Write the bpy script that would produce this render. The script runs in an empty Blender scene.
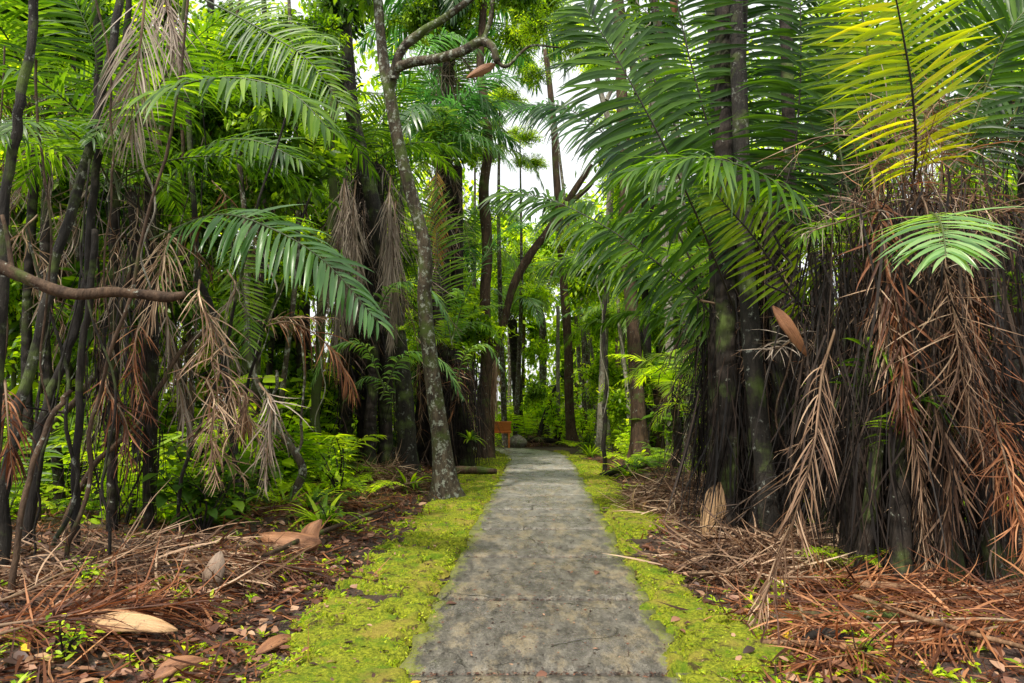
import bpy, math
import numpy as np
from mathutils import Vector
R = math.radians
rng = np.random.default_rng(11)
scene = bpy.context.scene
COL = scene.collection

# ------------------------------------------------------------------ camera
F = 720.0; CX, CY, HZ = 512.0, 341.5, 400.0; EYE = 1.5
TH = math.atan((HZ-CY)/F)
fw = np.array([0, math.cos(TH), math.sin(TH)]); upv = np.array([0, -math.sin(TH), math.cos(TH)])
cam = bpy.data.cameras.new('camera'); co = bpy.data.objects.new('camera', cam); COL.objects.link(co)
co.location = (0, 0, EYE); co.rotation_euler = (math.pi/2+TH, 0, 0)
cam.sensor_width = 36; cam.lens = F/1024*36; cam.clip_end = 600; cam.clip_start = .05
scene.camera = co

def at(px, py, Y):
    d = np.array([1, 0, 0])*(px-CX)/F + upv*(CY-py)/F + fw
    return np.array([0, 0, EYE]) + d*(Y/d[1])
def proj(p):
    d = np.asarray(p, float)-np.array([0, 0, EYE]); z = d@fw
    return CX+F*d[0]/z, CY-F*(d@upv)/z

# ------------------------------------------------------------------ noise
_T = rng.random((257, 257)); _T[256] = _T[0]; _T[:, 256] = _T[:, 0]
def vn(x, y):
    x = np.asarray(x, float); y = np.asarray(y, float)
    xi = np.floor(x).astype(int); yi = np.floor(y).astype(int); fx = x-xi; fy = y-yi
    fx = fx*fx*(3-2*fx); fy = fy*fy*(3-2*fy); xi &= 255; yi &= 255
    return (_T[xi, yi]*(1-fx)+_T[xi+1, yi]*fx)*(1-fy)+(_T[xi, yi+1]*(1-fx)+_T[xi+1, yi+1]*fx)*fy
def fbm(x, y, o=4):
    s = 0; a = .5; t = 0
    for i in range(o):
        s = s+a*vn(np.asarray(x)*2**i+17.3*i, np.asarray(y)*2**i+5.1*i); t += a; a *= .5
    return s/t
def sm(a, b, x):
    t = np.clip((x-a)/(b-a), 0, 1); return t*t*(3-2*t)

# ------------------------------------------------------------------ path centre line and ground height
_cy = np.array([-3., 0, 5, 10, 15, 17, 19.3, 20.8])
_cx = np.array([-.1, .015, .21, .405, .6, .67, .66, .36])
def pcx(y):
    return np.interp(y, _cy, _cx)
def gh(x, y):
    x = np.asarray(x, float); y = np.asarray(y, float)
    u = x-pcx(y)
    l = sm(1.5, 3.0, -u)*(.10+.16*fbm(x*.9+9, y*.9))
    r = sm(1.25, 2.4, u)*(.04+.18*fbm(x*.9+3, y*.9+40))
    return (l+r)*(1-.6*sm(14, 20, y)) + (fbm(x*3, y*3)-.5)*.03*sm(.9, 1.4, abs(u)) - .02 + sm(40, 120, np.hypot(x, y))*1.0
def gp(px, Y):
    x = (px-CX)/F*Y*1.0
    for _ in range(3):
        p = at(px, HZ+ (EYE-float(gh(x, Y)))*F/Y, Y); x = p[0]
    return np.array([x, Y, float(gh(x, Y))])

# ------------------------------------------------------------------ mesh builder (quads only)
def nrm(v): return v/np.maximum(np.linalg.norm(v, axis=-1, keepdims=True), 1e-9)
class MB:
    def __init__(s): s.v = []; s.f = []; s.t = []; s.m = []; s.n = 0
    def add(s, V, Q, T, m=0):
        V = np.asarray(V, float).reshape(-1, 3); Q = np.asarray(Q, int).reshape(-1, 4)
        s.v.append(V); s.f.append(Q+s.n); s.t.append(np.broadcast_to(np.asarray(T, float), (len(V),)).astype(float)); s.m.append(np.full(len(Q), m)); s.n += len(V)
    def build(s, name, mats, parent=None, origin=None, smooth=True):
        V = np.concatenate(s.v); Q = np.concatenate(s.f); T = np.concatenate(s.t); M = np.concatenate(s.m)
        if origin is not None: V = V-np.asarray(origin)
        me = bpy.data.meshes.new(name)
        me.vertices.add(len(V)); me.vertices.foreach_set('co', V.astype(np.float32).ravel())
        me.loops.add(4*len(Q)); me.loops.foreach_set('vertex_index', Q.astype(np.int32).ravel())
        me.polygons.add(len(Q)); me.polygons.foreach_set('loop_start', np.arange(0, 4*len(Q), 4, dtype=np.int32))
        me.polygons.foreach_set('material_index', M.astype(np.int32))
        me.polygons.foreach_set('use_smooth', np.full(len(Q), smooth, bool))
        me.update(calc_edges=True)
        a = me.attributes.new('tint', 'FLOAT', 'POINT'); a.data.foreach_set('value', T.astype(np.float32))
        if not isinstance(mats, (list, tuple)): mats = [mats]
        for m in mats: me.materials.append(m)
        o = bpy.data.objects.new(name, me); COL.objects.link(o)
        if parent is not None: o.parent = parent
        elif origin is not None: o.location = origin
        return o

def thing(name, label, cat, loc=(0, 0, 0), group=None, rz=0):
    o = bpy.data.objects.new(name, None); o.empty_display_size = .2; COL.objects.link(o)
    o.location = Vector([float(q) for q in loc]); o.rotation_euler = (0, 0, rz); tag(o, label, cat, group); return o
def tag(o, label=None, cat=None, group=None, kind=None):
    if label: o['label'] = label
    if cat: o['category'] = cat
    if group: o['group'] = group
    if kind: o['kind'] = kind
    return o
def copytree(o, parent=None):
    c = o.copy(); COL.objects.link(c)
    if parent: c.parent = parent
    for ch in list(o.children): copytree(ch, c)
    return c

def catmull(pts, n):
    P = np.asarray(pts, float)
    if len(P) == 2: return P[0]+(P[1]-P[0])*np.linspace(0, 1, n)[:, None]
    Q = np.vstack([2*P[0]-P[1], P, 2*P[-1]-P[-2]]); out = []
    for t in np.linspace(0, len(P)-1-1e-6, n):
        i = int(t); f = t-i; a, b, c, d = Q[i:i+4]
        out.append(.5*((2*b)+(-a+c)*f+(2*a-5*b+4*c-d)*f*f+(-a+3*b-3*c+d)*f**3))
    return np.array(out)

def tube(mb, pts, rad, n=None, seg=8, rough=0., tint=.5, m=0, smoothpath=True, wob=0., flare=0):
    pts = np.asarray(pts, float); n = n or max(4, len(pts)*3)
    P = catmull(pts, n) if smoothpath else pts
    n = len(P)
    rad = np.interp(np.linspace(0, 1, n), np.linspace(0, 1, len(np.atleast_1d(rad))), np.atleast_1d(rad)) if np.ndim(rad) else np.full(n, rad)
    if wob:
        k = rng.random(3)*50; t = np.arange(n)
        P = P+np.stack([vn(t*.45+k[0], 0*t)-.5, vn(t*.45+k[1], 0*t)-.5, 0*t], 1)*wob*2
    T = nrm(np.gradient(P, axis=0)); ref = np.array([1., 0, 0]) if abs(T[0][0]) < .8 else np.array([0., 1, 0])
    A = np.zeros((n, 3)); a = nrm(ref-T[0]*(ref@T[0]))
    for i in range(n):
        a = nrm(a-T[i]*(a@T[i])); A[i] = a
    B = np.cross(T, A); th = np.linspace(0, 2*math.pi, seg, endpoint=False)
    L = np.concatenate([[0], np.cumsum(np.linalg.norm(np.diff(P, axis=0), axis=1))])
    rr = rad[:, None]*np.ones(seg)
    if rough:
        k = rng.random()*99
        rr = rr*(1+rough*2*(fbm(np.cos(th)[None]*1.6+k+0*rr, np.sin(th)[None]*1.6+L[:, None]/max(rad.max(), .02)*.22)-.5))
    if flare:
        rr = rr*(1+flare*np.exp(-L/(rad[0]*2.2))[:, None]*(1+.6*np.cos(th*4+1)[None]*1.0))
    V = P[:, None]+A[:, None]*(np.cos(th)*1.)[None, :, None]*rr[..., None]+B[:, None]*np.sin(th)[None, :, None]*rr[..., None]
    i = np.arange(n-1)[:, None]*seg; j = np.arange(seg)[None]; j2 = (j+1) % seg
    Q = np.stack([i+j, i+j2, i+seg+j2, i+seg+j], -1)
    V = V.reshape(-1, 3); Q = Q.reshape(-1, 4)
    # end caps
    for e, base in ((0, 0), (1, (n-1)*seg)):
        idx = base+np.arange(seg)
        for q in range(1, seg-2, 2):
            Q = np.vstack([Q, [idx[0], idx[q], idx[q+1], idx[(q+2) % seg]]])
    mb.add(V, Q, tint, m)

def strips(mb, P, W, tint, fold=None, m=0):
    N, K = P.shape[:2]
    if fold is None:
        V = np.stack([P-W, P+W], 2); c = 2
    else:
        V = np.stack([P-W+fold, P, P+W+fold], 2); c = 3
    a = np.arange(N)[:, None, None]*K*c+np.arange(K-1)[None, :, None]*c+np.arange(c-1)[None, None]
    Q = np.stack([a, a+1, a+c+1, a+c], -1)
    mb.add(V.reshape(-1, 3), Q.reshape(-1, 4), np.repeat(np.broadcast_to(tint, (N,)), K*c), m)

def bend(B, D, L, droop, K, curl=None, gdir=(0, 0, -1.)):
    """integrate a leaf midline; returns P (N,K,3), dirs"""
    g = np.asarray(gdir); N = len(B); P = np.zeros((N, K, 3)); P[:, 0] = B; d = D.copy(); Dd = np.zeros((N, K, 3)); Dd[:, 0] = d
    for k in range(1, K):
        d = nrm(d+g*(droop/(K-1))[:, None]+(0 if curl is None else curl/(K-1)))
        P[:, k] = P[:, k-1]+d*(L/(K-1))[:, None]; Dd[:, k] = d
    return P, Dd
PALMW = np.array([.35, .85, 1, .85, .5, .04])
LEAFW = np.array([.12, .95, .8, .03])

def frond(mb, pts, n=42, L=.6, w=.022, a0=25, a1=62, droop=.5, vee=.15, up=(0, 0, 1), rr=.014, start=.12, K=6, jit=.06, fold=.25,
          tint=(.3, .8), tw=.25, mr=0, ml=1, tipL=.35, broken=.035, curl=0.):
    C = catmull(pts, 28); T = nrm(np.gradient(C, axis=0)); upr = np.asarray(up, float)
    tube(mb, C, np.linspace(rr, rr*.25, 28), smoothpath=False, seg=6, m=mr, tint=.4)
    t = np.repeat(np.linspace(start, .995, n), 2)+rng.normal(0, .004, 2*n); t = np.clip(t, 0, 1)
    side = np.tile([1., -1.], n)
    if broken: keep = rng.random(2*n) > broken; t = t[keep]; side = side[keep]
    N = len(t); x = t*27; B = np.stack([np.interp(x, np.arange(28), C[:, k]) for k in range(3)], 1)
    Tt = nrm(np.stack([np.interp(x, np.arange(28), T[:, k]) for k in range(3)], 1))
    S = nrm(np.cross(Tt, upr)); Nn = nrm(np.cross(S, Tt))
    u = (t-start)/(1-start); ang = np.radians(a0+(a1-a0)*u**1.5)+rng.normal(0, jit, N)
    D = S*side[:, None]*np.cos(ang)[:, None]+Tt*np.sin(ang)[:, None]+Nn*(vee+rng.normal(0, jit*1.5, N))[:, None]; D = nrm(D)
    prof = np.where(u < .3, .6+.4*np.sin(u/.3*math.pi/2), 1-(1-tipL)*((u-.3)/.7)**1.8)
    ln = L*prof*(1+rng.normal(0, .05+jit*.3, N))
    P, Dd = bend(B, D, ln, droop*(1+rng.normal(0, .15+jit, N)), K, curl=rng.normal(0, curl, (N, 3)) if curl else rng.normal(0, .13, (N, 3)))
    Wd = nrm(np.cross(Nn, D)); tau = rng.normal(0, tw, N); Wd = Wd*np.cos(tau)[:, None]+Nn*np.sin(tau)[:, None]
    pr = np.interp(np.linspace(0, 1, K), np.linspace(0, 1, 6), PALMW)
    W = Wd[:, None]*(w*pr)[None, :, None]*(prof**.3)[:, None, None]
    fo = None
    if fold:
        n2 = nrm(np.cross(Dd, Wd[:, None]+0*Dd)); n2 = n2*np.sign((n2*Nn[:, None]).sum(-1, keepdims=True)+1e-6); fo = n2*np.linalg.norm(W, axis=-1, keepdims=True)*fold
    strips(mb, P, W, rng.uniform(tint[0], tint[1], N), fo, ml)

def leaves(mb, B, D, L, wr=.32, droop=.5, up=None, tint=None, K=4, fold=0, m=0):
    N = len(B); D = nrm(D); L = np.broadcast_to(L, (N,))
    up = np.array([0, 0, 1.]) if up is None else up
    U = nrm(up+rng.normal(0, .35, (N, 3))); Wd = nrm(np.cross(U, D)); Nn = nrm(np.cross(D, Wd))
    P, Dd = bend(B, D, L, np.full(N, droop)*(.6+.8*rng.random(N)), K)
    pr = np.interp(np.linspace(0, 1, K), np.linspace(0, 1, 4), LEAFW)
    if K == 3: pr = np.array([.2, 1, .03])
    W = Wd[:, None]*(wr*L)[:, None, None]*.5*pr[None, :, None]*1.0
    fo = Nn[:, None]*np.linalg.norm(W, axis=-1, keepdims=True)*fold if fold else None
    strips(mb, P, W, rng.uniform(.2, .8, N) if tint is None else tint, fo, m)

# ------------------------------------------------------------------ materials
def newmat(name):
    m = bpy.data.materials.new(name); m.use_nodes = True; nt = m.node_tree
    for n in list(nt.nodes): nt.nodes.remove(n)
    out = nt.nodes.new('ShaderNodeOutputMaterial'); return m, nt, out
def ramp(nt, fac, stops):
    r = nt.nodes.new('ShaderNodeValToRGB'); e = r.color_ramp.elements
    while len(e) > 1: e.remove(e[0])
    e[0].position = stops[0][0]; e[0].color = (*stops[0][1], 1)
    for p, c in stops[1:]: x = e.new(p); x.color = (*c, 1)
    nt.links.new(fac, r.inputs[0]); return r.outputs[0]
def noise(nt, scale, detail=5, rough=.6, vec=None, stretch=None, obj=True):
    n = nt.nodes.new('ShaderNodeTexNoise'); n.inputs['Scale'].default_value = scale; n.inputs['Detail'].default_value = detail; n.inputs['Roughness'].default_value = rough
    tc = nt.nodes.new('ShaderNodeTexCoord')
    src = tc.outputs['Object'] if vec is None else vec
    if stretch:
        mp = nt.nodes.new('ShaderNodeMapping'); mp.inputs['Scale'].default_value = stretch; nt.links.new(src, mp.inputs[0]); src = mp.outputs[0]
    nt.links.new(src, n.inputs['Vector']); return n.outputs['Fac']
def mixc(nt, fac, a, b):
    m = nt.nodes.new('ShaderNodeMix'); m.data_type = 'RGBA'
    for s, v in ((0, fac), (6, a), (7, b)):
        if isinstance(v, (int, float)): m.inputs[s].default_value = v
        elif isinstance(v, tuple): m.inputs[s].default_value = (*v, 1)
        else: nt.links.new(v, m.inputs[s])
    return m.outputs[2]
def mth(nt, op, a, b=0., c=None):
    m = nt.nodes.new('ShaderNodeMath'); m.operation = op
    for i, v in enumerate((a, b) if c is None else (a, b, c)):
        if isinstance(v, (int, float)): m.inputs[i].default_value = v
        else: nt.links.new(v, m.inputs[i])
    return m.outputs[0]
def mrange(nt, v, a, b, c=0., d=1.):
    m = nt.nodes.new('ShaderNodeMapRange'); nt.links.new(v, m.inputs[0])
    for i, q in enumerate((a, b, c, d)): m.inputs[i+1].default_value = q
    return m.outputs[0]
def attr(nt, name='tint'):
    a = nt.nodes.new('ShaderNodeAttribute'); a.attribute_name = name; return a.outputs['Fac']
def bump(nt, h, strength=.5, dist=.02):
    b = nt.nodes.new('ShaderNodeBump'); b.inputs['Strength'].default_value = strength; b.inputs['Distance'].default_value = dist
    nt.links.new(h, b.inputs['Height']); return b.outputs[0]

def leafmat(name, stops, trans=.42, rough=.42, tcol=(1.35, 1.25, .3), spec=.4, nvar=.35, nscale=1.2):
    m, nt, out = newmat(name)
    oi = nt.nodes.new('ShaderNodeObjectInfo')
    f = mth(nt, 'ADD', attr(nt), mth(nt, 'MULTIPLY', mth(nt, 'SUBTRACT', noise(nt, nscale, 3), .5), nvar*2))
    f = mth(nt, 'ADD', f, mth(nt, 'MULTIPLY', mth(nt, 'SUBTRACT', oi.outputs['Random'], .5), .22))
    c = ramp(nt, f, stops)
    p = nt.nodes.new('ShaderNodeBsdfPrincipled'); nt.links.new(c, p.inputs['Base Color']); p.inputs['Roughness'].default_value = rough
    p.inputs['Specular IOR Level'].default_value = spec
    t = nt.nodes.new('ShaderNodeBsdfTranslucent')
    mm = nt.nodes.new('ShaderNodeMix'); mm.data_type = 'RGBA'; mm.blend_type = 'MULTIPLY'; mm.inputs[0].default_value = 1
    nt.links.new(c, mm.inputs[6]); mm.inputs[7].default_value = (*[q*2.3 for q in tcol], 1); mm.clamp_result = False
    nt.links.new(mm.outputs[2], t.inputs[0])
    s = nt.nodes.new('ShaderNodeMixShader'); s.inputs[0].default_value = trans
    nt.links.new(p.outputs[0], s.inputs[1]); nt.links.new(t.outputs[0], s.inputs[2]); nt.links.new(s.outputs[0], out.inputs[0]); return m

def barkmat(name, dark, light, lichen=(.32, .34, .28), lamt=.35, moss=.25, mcol=(.07, .1, .02), rings=0):
    m, nt, out = newmat(name)
    n1 = noise(nt, 9, 8, .65, stretch=(1, 1, .3)); n2 = noise(nt, 11, 7, .75); n3 = noise(nt, 2.2, 5, .6); n4 = noise(nt, 40, 5, .7, stretch=(1, 1, .22))
    c = mixc(nt, mrange(nt, n1, .35, .65), dark, light)
    c = mixc(nt, mrange(nt, n4, .4, .62, 0, .55), c, tuple(q*.3 for q in dark))
    c = mixc(nt, mrange(nt, n3, .62-moss*.35, .68-moss*.1), c, mcol)
    c = mixc(nt, mrange(nt, n2, .66-lamt*.25, .70-lamt*.22, 0, .85), c, lichen)
    h = mth(nt, 'ADD', n1, mth(nt, 'MULTIPLY', n4, .6))
    if rings:
        w = nt.nodes.new('ShaderNodeTexWave'); w.bands_direction = 'Z'; w.inputs['Scale'].default_value = rings; w.inputs['Distortion'].default_value = 9; w.inputs['Detail'].default_value = 3
        tc = nt.nodes.new('ShaderNodeTexCoord'); nt.links.new(tc.outputs['Object'], w.inputs[0])
        h = mth(nt, 'ADD', h, mth(nt, 'MULTIPLY', w.outputs['Fac'], .5)); c = mixc(nt, mrange(nt, w.outputs['Fac'], 0, .35, .45, 0), c, tuple(q*.4 for q in dark))
    p = nt.nodes.new('ShaderNodeBsdfPrincipled'); nt.links.new(c, p.inputs['Base Color']); p.inputs['Roughness'].default_value = .8; p.inputs['Specular IOR Level'].default_value = .25
    nt.links.new(bump(nt, h, .9, .03), p.inputs['Normal']); nt.links.new(p.outputs[0], out.inputs[0]); return m

M = {}
G3 = lambda a, b, c, d: [(0, a), (.35, b), (.7, c), (1, d)]
M['palm'] = leafmat('palm_green', G3((.010, .035, .005), (.035, .095, .008), (.10, .20, .014), (.22, .34, .03)))
M['palmblue'] = leafmat('palm_bluegreen', G3((.01, .035, .012), (.028, .08, .024), (.07, .15, .045), (.17, .27, .12)), rough=.33, tcol=(.8, 1.1, .5), spec=.6)
M['palmyel'] = leafmat('palm_backlit_yellow', G3((.09, .17, .008), (.19, .28, .010), (.30, .38, .013), (.46, .45, .02)), trans=.5)  # yellow-green fronds, the yellow of backlight put into the leaf colour
M['palmpale'] = leafmat('palm_pale', G3((.04, .11, .03), (.08, .19, .05), (.14, .28, .08), (.25, .4, .15)), rough=.3, spec=.6, trans=.35)
M['palmfar'] = leafmat('palm_far', G3((.02, .05, .01), (.06, .13, .018), (.15, .25, .04), (.3, .4, .1)))
M['leaf'] = leafmat('broad_leaf', G3((.014, .045, .004), (.06, .14, .008), (.16, .28, .014), (.34, .46, .03)), nvar=.45, nscale=.8)
M['leafb'] = leafmat('bright_leaf', G3((.035, .09, .005), (.17, .30, .010), (.40, .54, .02), (.62, .70, .07)), trans=.5, nvar=.45, nscale=.6)  # light green leaf, colour raised to carry the backlit glow of the woods
M['leafd'] = leafmat('dark_leaf', G3((.010, .032, .004), (.035, .09, .008), (.09, .18, .014), (.2, .32, .03)), nvar=.45, nscale=.8)
M['dead'] = leafmat('dead_frond', G3((.025, .014, .009), (.10, .055, .034), (.27, .165, .10), (.55, .40, .27)), trans=.15, rough=.65, tcol=(1, .7, .5), spec=.25)
M['deadred'] = leafmat('dead_frond_red', G3((.035, .012, .007), (.08, .028, .012), (.22, .08, .03), (.42, .2, .09)), trans=.15, rough=.6, tcol=(1, .6, .4), spec=.3)
M['deadgrey'] = leafmat('dead_frond_grey', G3((.06, .045, .035), (.13, .10, .075), (.24, .19, .15), (.38, .32, .26)), trans=.12, rough=.7, tcol=(1, .8, .6), spec=.2)
M['deaddark'] = leafmat('dead_fibre_dark', G3((.006, .0045, .004), (.014, .010, .008), (.034, .022, .016), (.09, .058, .04)), trans=.05, rough=.7, tcol=(1, .7, .5), spec=.25)
M['orange'] = leafmat('orange_frond', G3((.12, .06, .01), (.25, .13, .015), (.38, .22, .02), (.5, .32, .04)), trans=.3, tcol=(1, .8, .3))
M['rachis'] = leafmat('rachis', G3((.02, .03, .01), (.05, .07, .02), (.09, .12, .03), (.15, .2, .05)), trans=0)
M['rachisd'] = leafmat('rachis_dark', G3((.01, .008, .006), (.02, .016, .01), (.035, .026, .018), (.06, .05, .03)), trans=0)
M['rachisb'] = leafmat('rachis_brown', G3((.07, .04, .022), (.15, .09, .05), (.27, .18, .11), (.4, .3, .2)), trans=0, rough=.6)
M['litter'] = leafmat('litter_leaf', G3((.03, .017, .012), (.10, .045, .03), (.22, .10, .06), (.42, .26, .16)), trans=.1, rough=.5, tcol=(1, .7, .4), nvar=.2)
M['yleaf'] = leafmat('yellow_leaf', G3((.6, .35, .02), (.7, .45, .02), (.75, .5, .03), (.8, .55, .04)), trans=.2, tcol=(1, .8, .3), nvar=.1)
M['bark'] = barkmat('bark_grey', (.025, .018, .012), (.14, .11, .072), lamt=.5, moss=.3)
M['barkd'] = barkmat('bark_dark', (.007, .0055, .0045), (.028, .021, .016), lamt=.1, moss=.25)
M['barkl'] = barkmat('bark_lichen_dark', (.009, .0075, .006), (.034, .028, .021), lamt=.3, lichen=(.2, .21, .18), moss=.3)
M['barkm'] = barkmat('bark_mossy', (.03, .025, .012), (.10, .08, .045), lamt=.15, moss=.9)
M['barkb'] = barkmat('bark_brown', (.035, .02, .012), (.13, .08, .048), lamt=.2, moss=.2)
M['barkp'] = barkmat('bark_pale', (.14, .12, .09), (.36, .32, .26), lamt=.5, moss=.2)
M['barkpalm'] = barkmat('bark_palm', (.012, .009, .007), (.05, .037, .028), lamt=.18, moss=.3, rings=1.7)
M['wood'] = barkmat('stem_wood', (.12, .06, .03), (.34, .2, .11), lamt=0, moss=0)

def bractmat(name, a, b):
    m, nt, out = newmat(name)
    n = noise(nt, 6, 5, .6, stretch=(.35, 3, 1)); n2 = noise(nt, 30, 8, .8, stretch=(.12, 3, 1)); n3 = noise(nt, 3, 4)
    c = mixc(nt, mrange(nt, n, .3, .7), a, b); c = mixc(nt, mrange(nt, n2, .5, .7, 0, .5), c, tuple(q*.35 for q in a)); c = mixc(nt, mrange(nt, n3, .48, .66, 0, .75), c, tuple(q*.35 for q in a)); c = mixc(nt, mrange(nt, noise(nt, 60, 4, .8), .58, .66, 0, .6), c, (.03, .02, .015))
    p = nt.nodes.new('ShaderNodeBsdfPrincipled'); nt.links.new(c, p.inputs['Base Color']); p.inputs['Roughness'].default_value = .6
    nt.links.new(bump(nt, n2, .5, .01), p.inputs['Normal']); nt.links.new(p.outputs[0], out.inputs[0]); return m
M['bract'] = bractmat('bract_tan', (.34, .18, .08), (.62, .40, .20))
M['bractr'] = bractmat('bract_red', (.14, .05, .02), (.36, .17, .075))
M['bractg'] = bractmat('bract_grey', (.15, .10, .07), (.33, .24, .17))

# ground
def groundmat():
    m, nt, out = newmat('forest_soil')
    n1 = noise(nt, 3.5, 8, .7); n2 = noise(nt, 24, 8, .75); n3 = noise(nt, 60, 4, .8); n4 = noise(nt, .8, 5, .6)
    c = mixc(nt, mrange(nt, n2, .35, .65), (.022, .013, .010), (.085, .045, .032))
    c = mixc(nt, mrange(nt, n3, .56, .70), c, (.22, .13, .09))
    c = mixc(nt, mrange(nt, n1, .56, .72, 0, .6), c, (.035, .05, .012))
    c = mixc(nt, mrange(nt, n4, .5, .7, 0, .4), c, (.03, .05, .012))
    p = nt.nodes.new('ShaderNodeBsdfPrincipled'); nt.links.new(c, p.inputs['Base Color']); p.inputs['Roughness'].default_value = .75
    nt.links.new(bump(nt, mth(nt, 'ADD', n2, n3), .8, .04), p.inputs['Normal']); nt.links.new(p.outputs[0], out.inputs[0]); return m
M['soil'] = groundmat()
def mossmat():
    m, nt, out = newmat('moss')
    n1 = noise(nt, 5, 6, .65); n2 = noise(nt, 45, 6, .75); n3 = noise(nt, 140, 3, .7); n4 = noise(nt, 2.1, 4, .6)
    c = mixc(nt, mrange(nt, n2, .35, .65), (.05, .085, .005), (.44, .47, .03))
    c = mixc(nt, mrange(nt, n1, .50, .62, 0, .75), c, (.10, .20, .010))
    c = mixc(nt, mrange(nt, n4, .53, .66, 0, .75), c, (.36, .27, .06))
    c = mixc(nt, mrange(nt, n3, .56, .7, 0, .55), c, (.06, .07, .008))
    n5 = noise(nt, 11, 6, .7); c = mixc(nt, mrange(nt, n5, .55, .62, 0, .85), c, (.06, .035, .02))
    p = nt.nodes.new('ShaderNodeBsdfPrincipled'); nt.links.new(c, p.inputs['Base Color']); p.inputs['Roughness'].default_value = .85; p.inputs['Specular IOR Level'].default_value = .15
    nt.links.new(bump(nt, mth(nt, 'ADD', n2, mth(nt, 'MULTIPLY', n3, .6)), 1, .025), p.inputs['Normal']); nt.links.new(p.outputs[0], out.inputs[0]); return m
M['moss'] = mossmat()
M['mossblade'] = leafmat('moss_blade', G3((.05, .12, .005), (.18, .28, .012), (.36, .43, .02), (.55, .56, .06)), trans=.3, rough=.6, nscale=3, spec=.2)
def concrete():
    m, nt, out = newmat('old_concrete')
    n1 = noise(nt, 1.6, 7, .65, stretch=(1, .8, 1)); n2 = noise(nt, 7, 9, .75, stretch=(1.5, .6, 1)); n3 = noise(nt, 55, 6, .75, stretch=(1, .6, 1)); n4 = noise(nt, 2.3, 8, .72, stretch=(1.9, .75, 1)); nf = noise(nt, 160, 3, .8)
    e = attr(nt)
    c = mixc(nt, mrange(nt, n2, .38, .62), (.045, .039, .031), (.21, .19, .155))
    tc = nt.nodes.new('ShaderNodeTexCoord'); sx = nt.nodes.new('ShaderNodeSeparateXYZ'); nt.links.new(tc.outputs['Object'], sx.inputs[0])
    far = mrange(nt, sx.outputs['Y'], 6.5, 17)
    c = mixc(nt, far, c, mixc(nt, mrange(nt, n2, .4, .6), (.30, .29, .26), (.52, .50, .46)))  # paler with distance: grazing sky reflection put into the base colour
    tan = mth(nt, 'MULTIPLY', mrange(nt, n4, .50, .60), mrange(nt, n3, .35, .55))
    c = mixc(nt, mth(nt, 'MULTIPLY', tan, .7), c, (.42, .33, .19))
    b2 = mth(nt, 'MULTIPLY', mrange(nt, n1, .5, .62), mrange(nt, n3, .4, .6, .3, 1))
    c = mixc(nt, mth(nt, 'MULTIPLY', b2, .22), c, (.24, .24, .25))  # wet patches, their bluish sheen mixed into the colour
    c = mixc(nt, mrange(nt, n3, .52, .62, 0, .8), c, (.030, .027, .022)); n6 = noise(nt, 18, 8, .8, stretch=(1.2, .6, 1)); c = mixc(nt, mrange(nt, n6, .54, .62, 0, .7), c, (.055, .05, .042)); c = mixc(nt, mrange(nt, n6, .44, .38, 0, .45), c, (.36, .33, .27))
    c = mixc(nt, mrange(nt, nf, .56, .66, 0, .6), c, (.34, .32, .28))
    ed = mth(nt, 'ADD', e, mth(nt, 'MULTIPLY', mth(nt, 'SUBTRACT', n2, .5), .9))
    c = mixc(nt, mth(nt, 'MULTIPLY', mrange(nt, ed, .86, .93, 0, .85), mrange(nt, n3, .38, .5)), c, (.20, .22, .03))
    ms = mth(nt, 'MULTIPLY', mrange(nt, ed, .6, .9), mrange(nt, n4, .48, .42)); c = mixc(nt, mth(nt, 'MULTIPLY', ms, .5), c, (.05, .055, .03))
    v = nt.nodes.new('ShaderNodeTexVoronoi'); v.feature = 'DISTANCE_TO_EDGE'; v.inputs['Scale'].default_value = .9
    mx = nt.nodes.new('ShaderNodeMix'); mx.data_type = 'VECTOR'; mx.inputs[0].default_value = .2
    nn = nt.nodes.new('ShaderNodeTexNoise'); nn.inputs['Scale'].default_value = 3; nn.inputs['Detail'].default_value = 6
    nt.links.new(tc.outputs['Object'], nn.inputs[0]); nt.links.new(tc.outputs['Object'], mx.inputs[4]); nt.links.new(nn.outputs['Color'], mx.inputs[5]); nt.links.new(mx.outputs[1], v.inputs['Vector'])
    crack = mrange(nt, v.outputs['Distance'], 0, .008, 1, 0); crack = mth(nt, 'MULTIPLY', crack, mrange(nt, n1, .45, .55))
    c = mixc(nt, mth(nt, 'MULTIPLY', crack, .8), c, (.02, .018, .014))
    p = nt.nodes.new('ShaderNodeBsdfPrincipled'); nt.links.new(c, p.inputs['Base Color'])
    nt.links.new(mrange(nt, n1, .40, .56, .55, .18), p.inputs['Roughness'])
    h = mth(nt, 'SUBTRACT', mth(nt, 'ADD', mth(nt, 'MULTIPLY', n3, .6), n2), crack)
    nt.links.new(bump(nt, mth(nt, 'ADD', h, mth(nt, 'MULTIPLY', nf, .5)), .9, .02), p.inputs['Normal']); nt.links.new(p.outputs[0], out.inputs[0]); return m
M['concrete'] = concrete()

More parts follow.
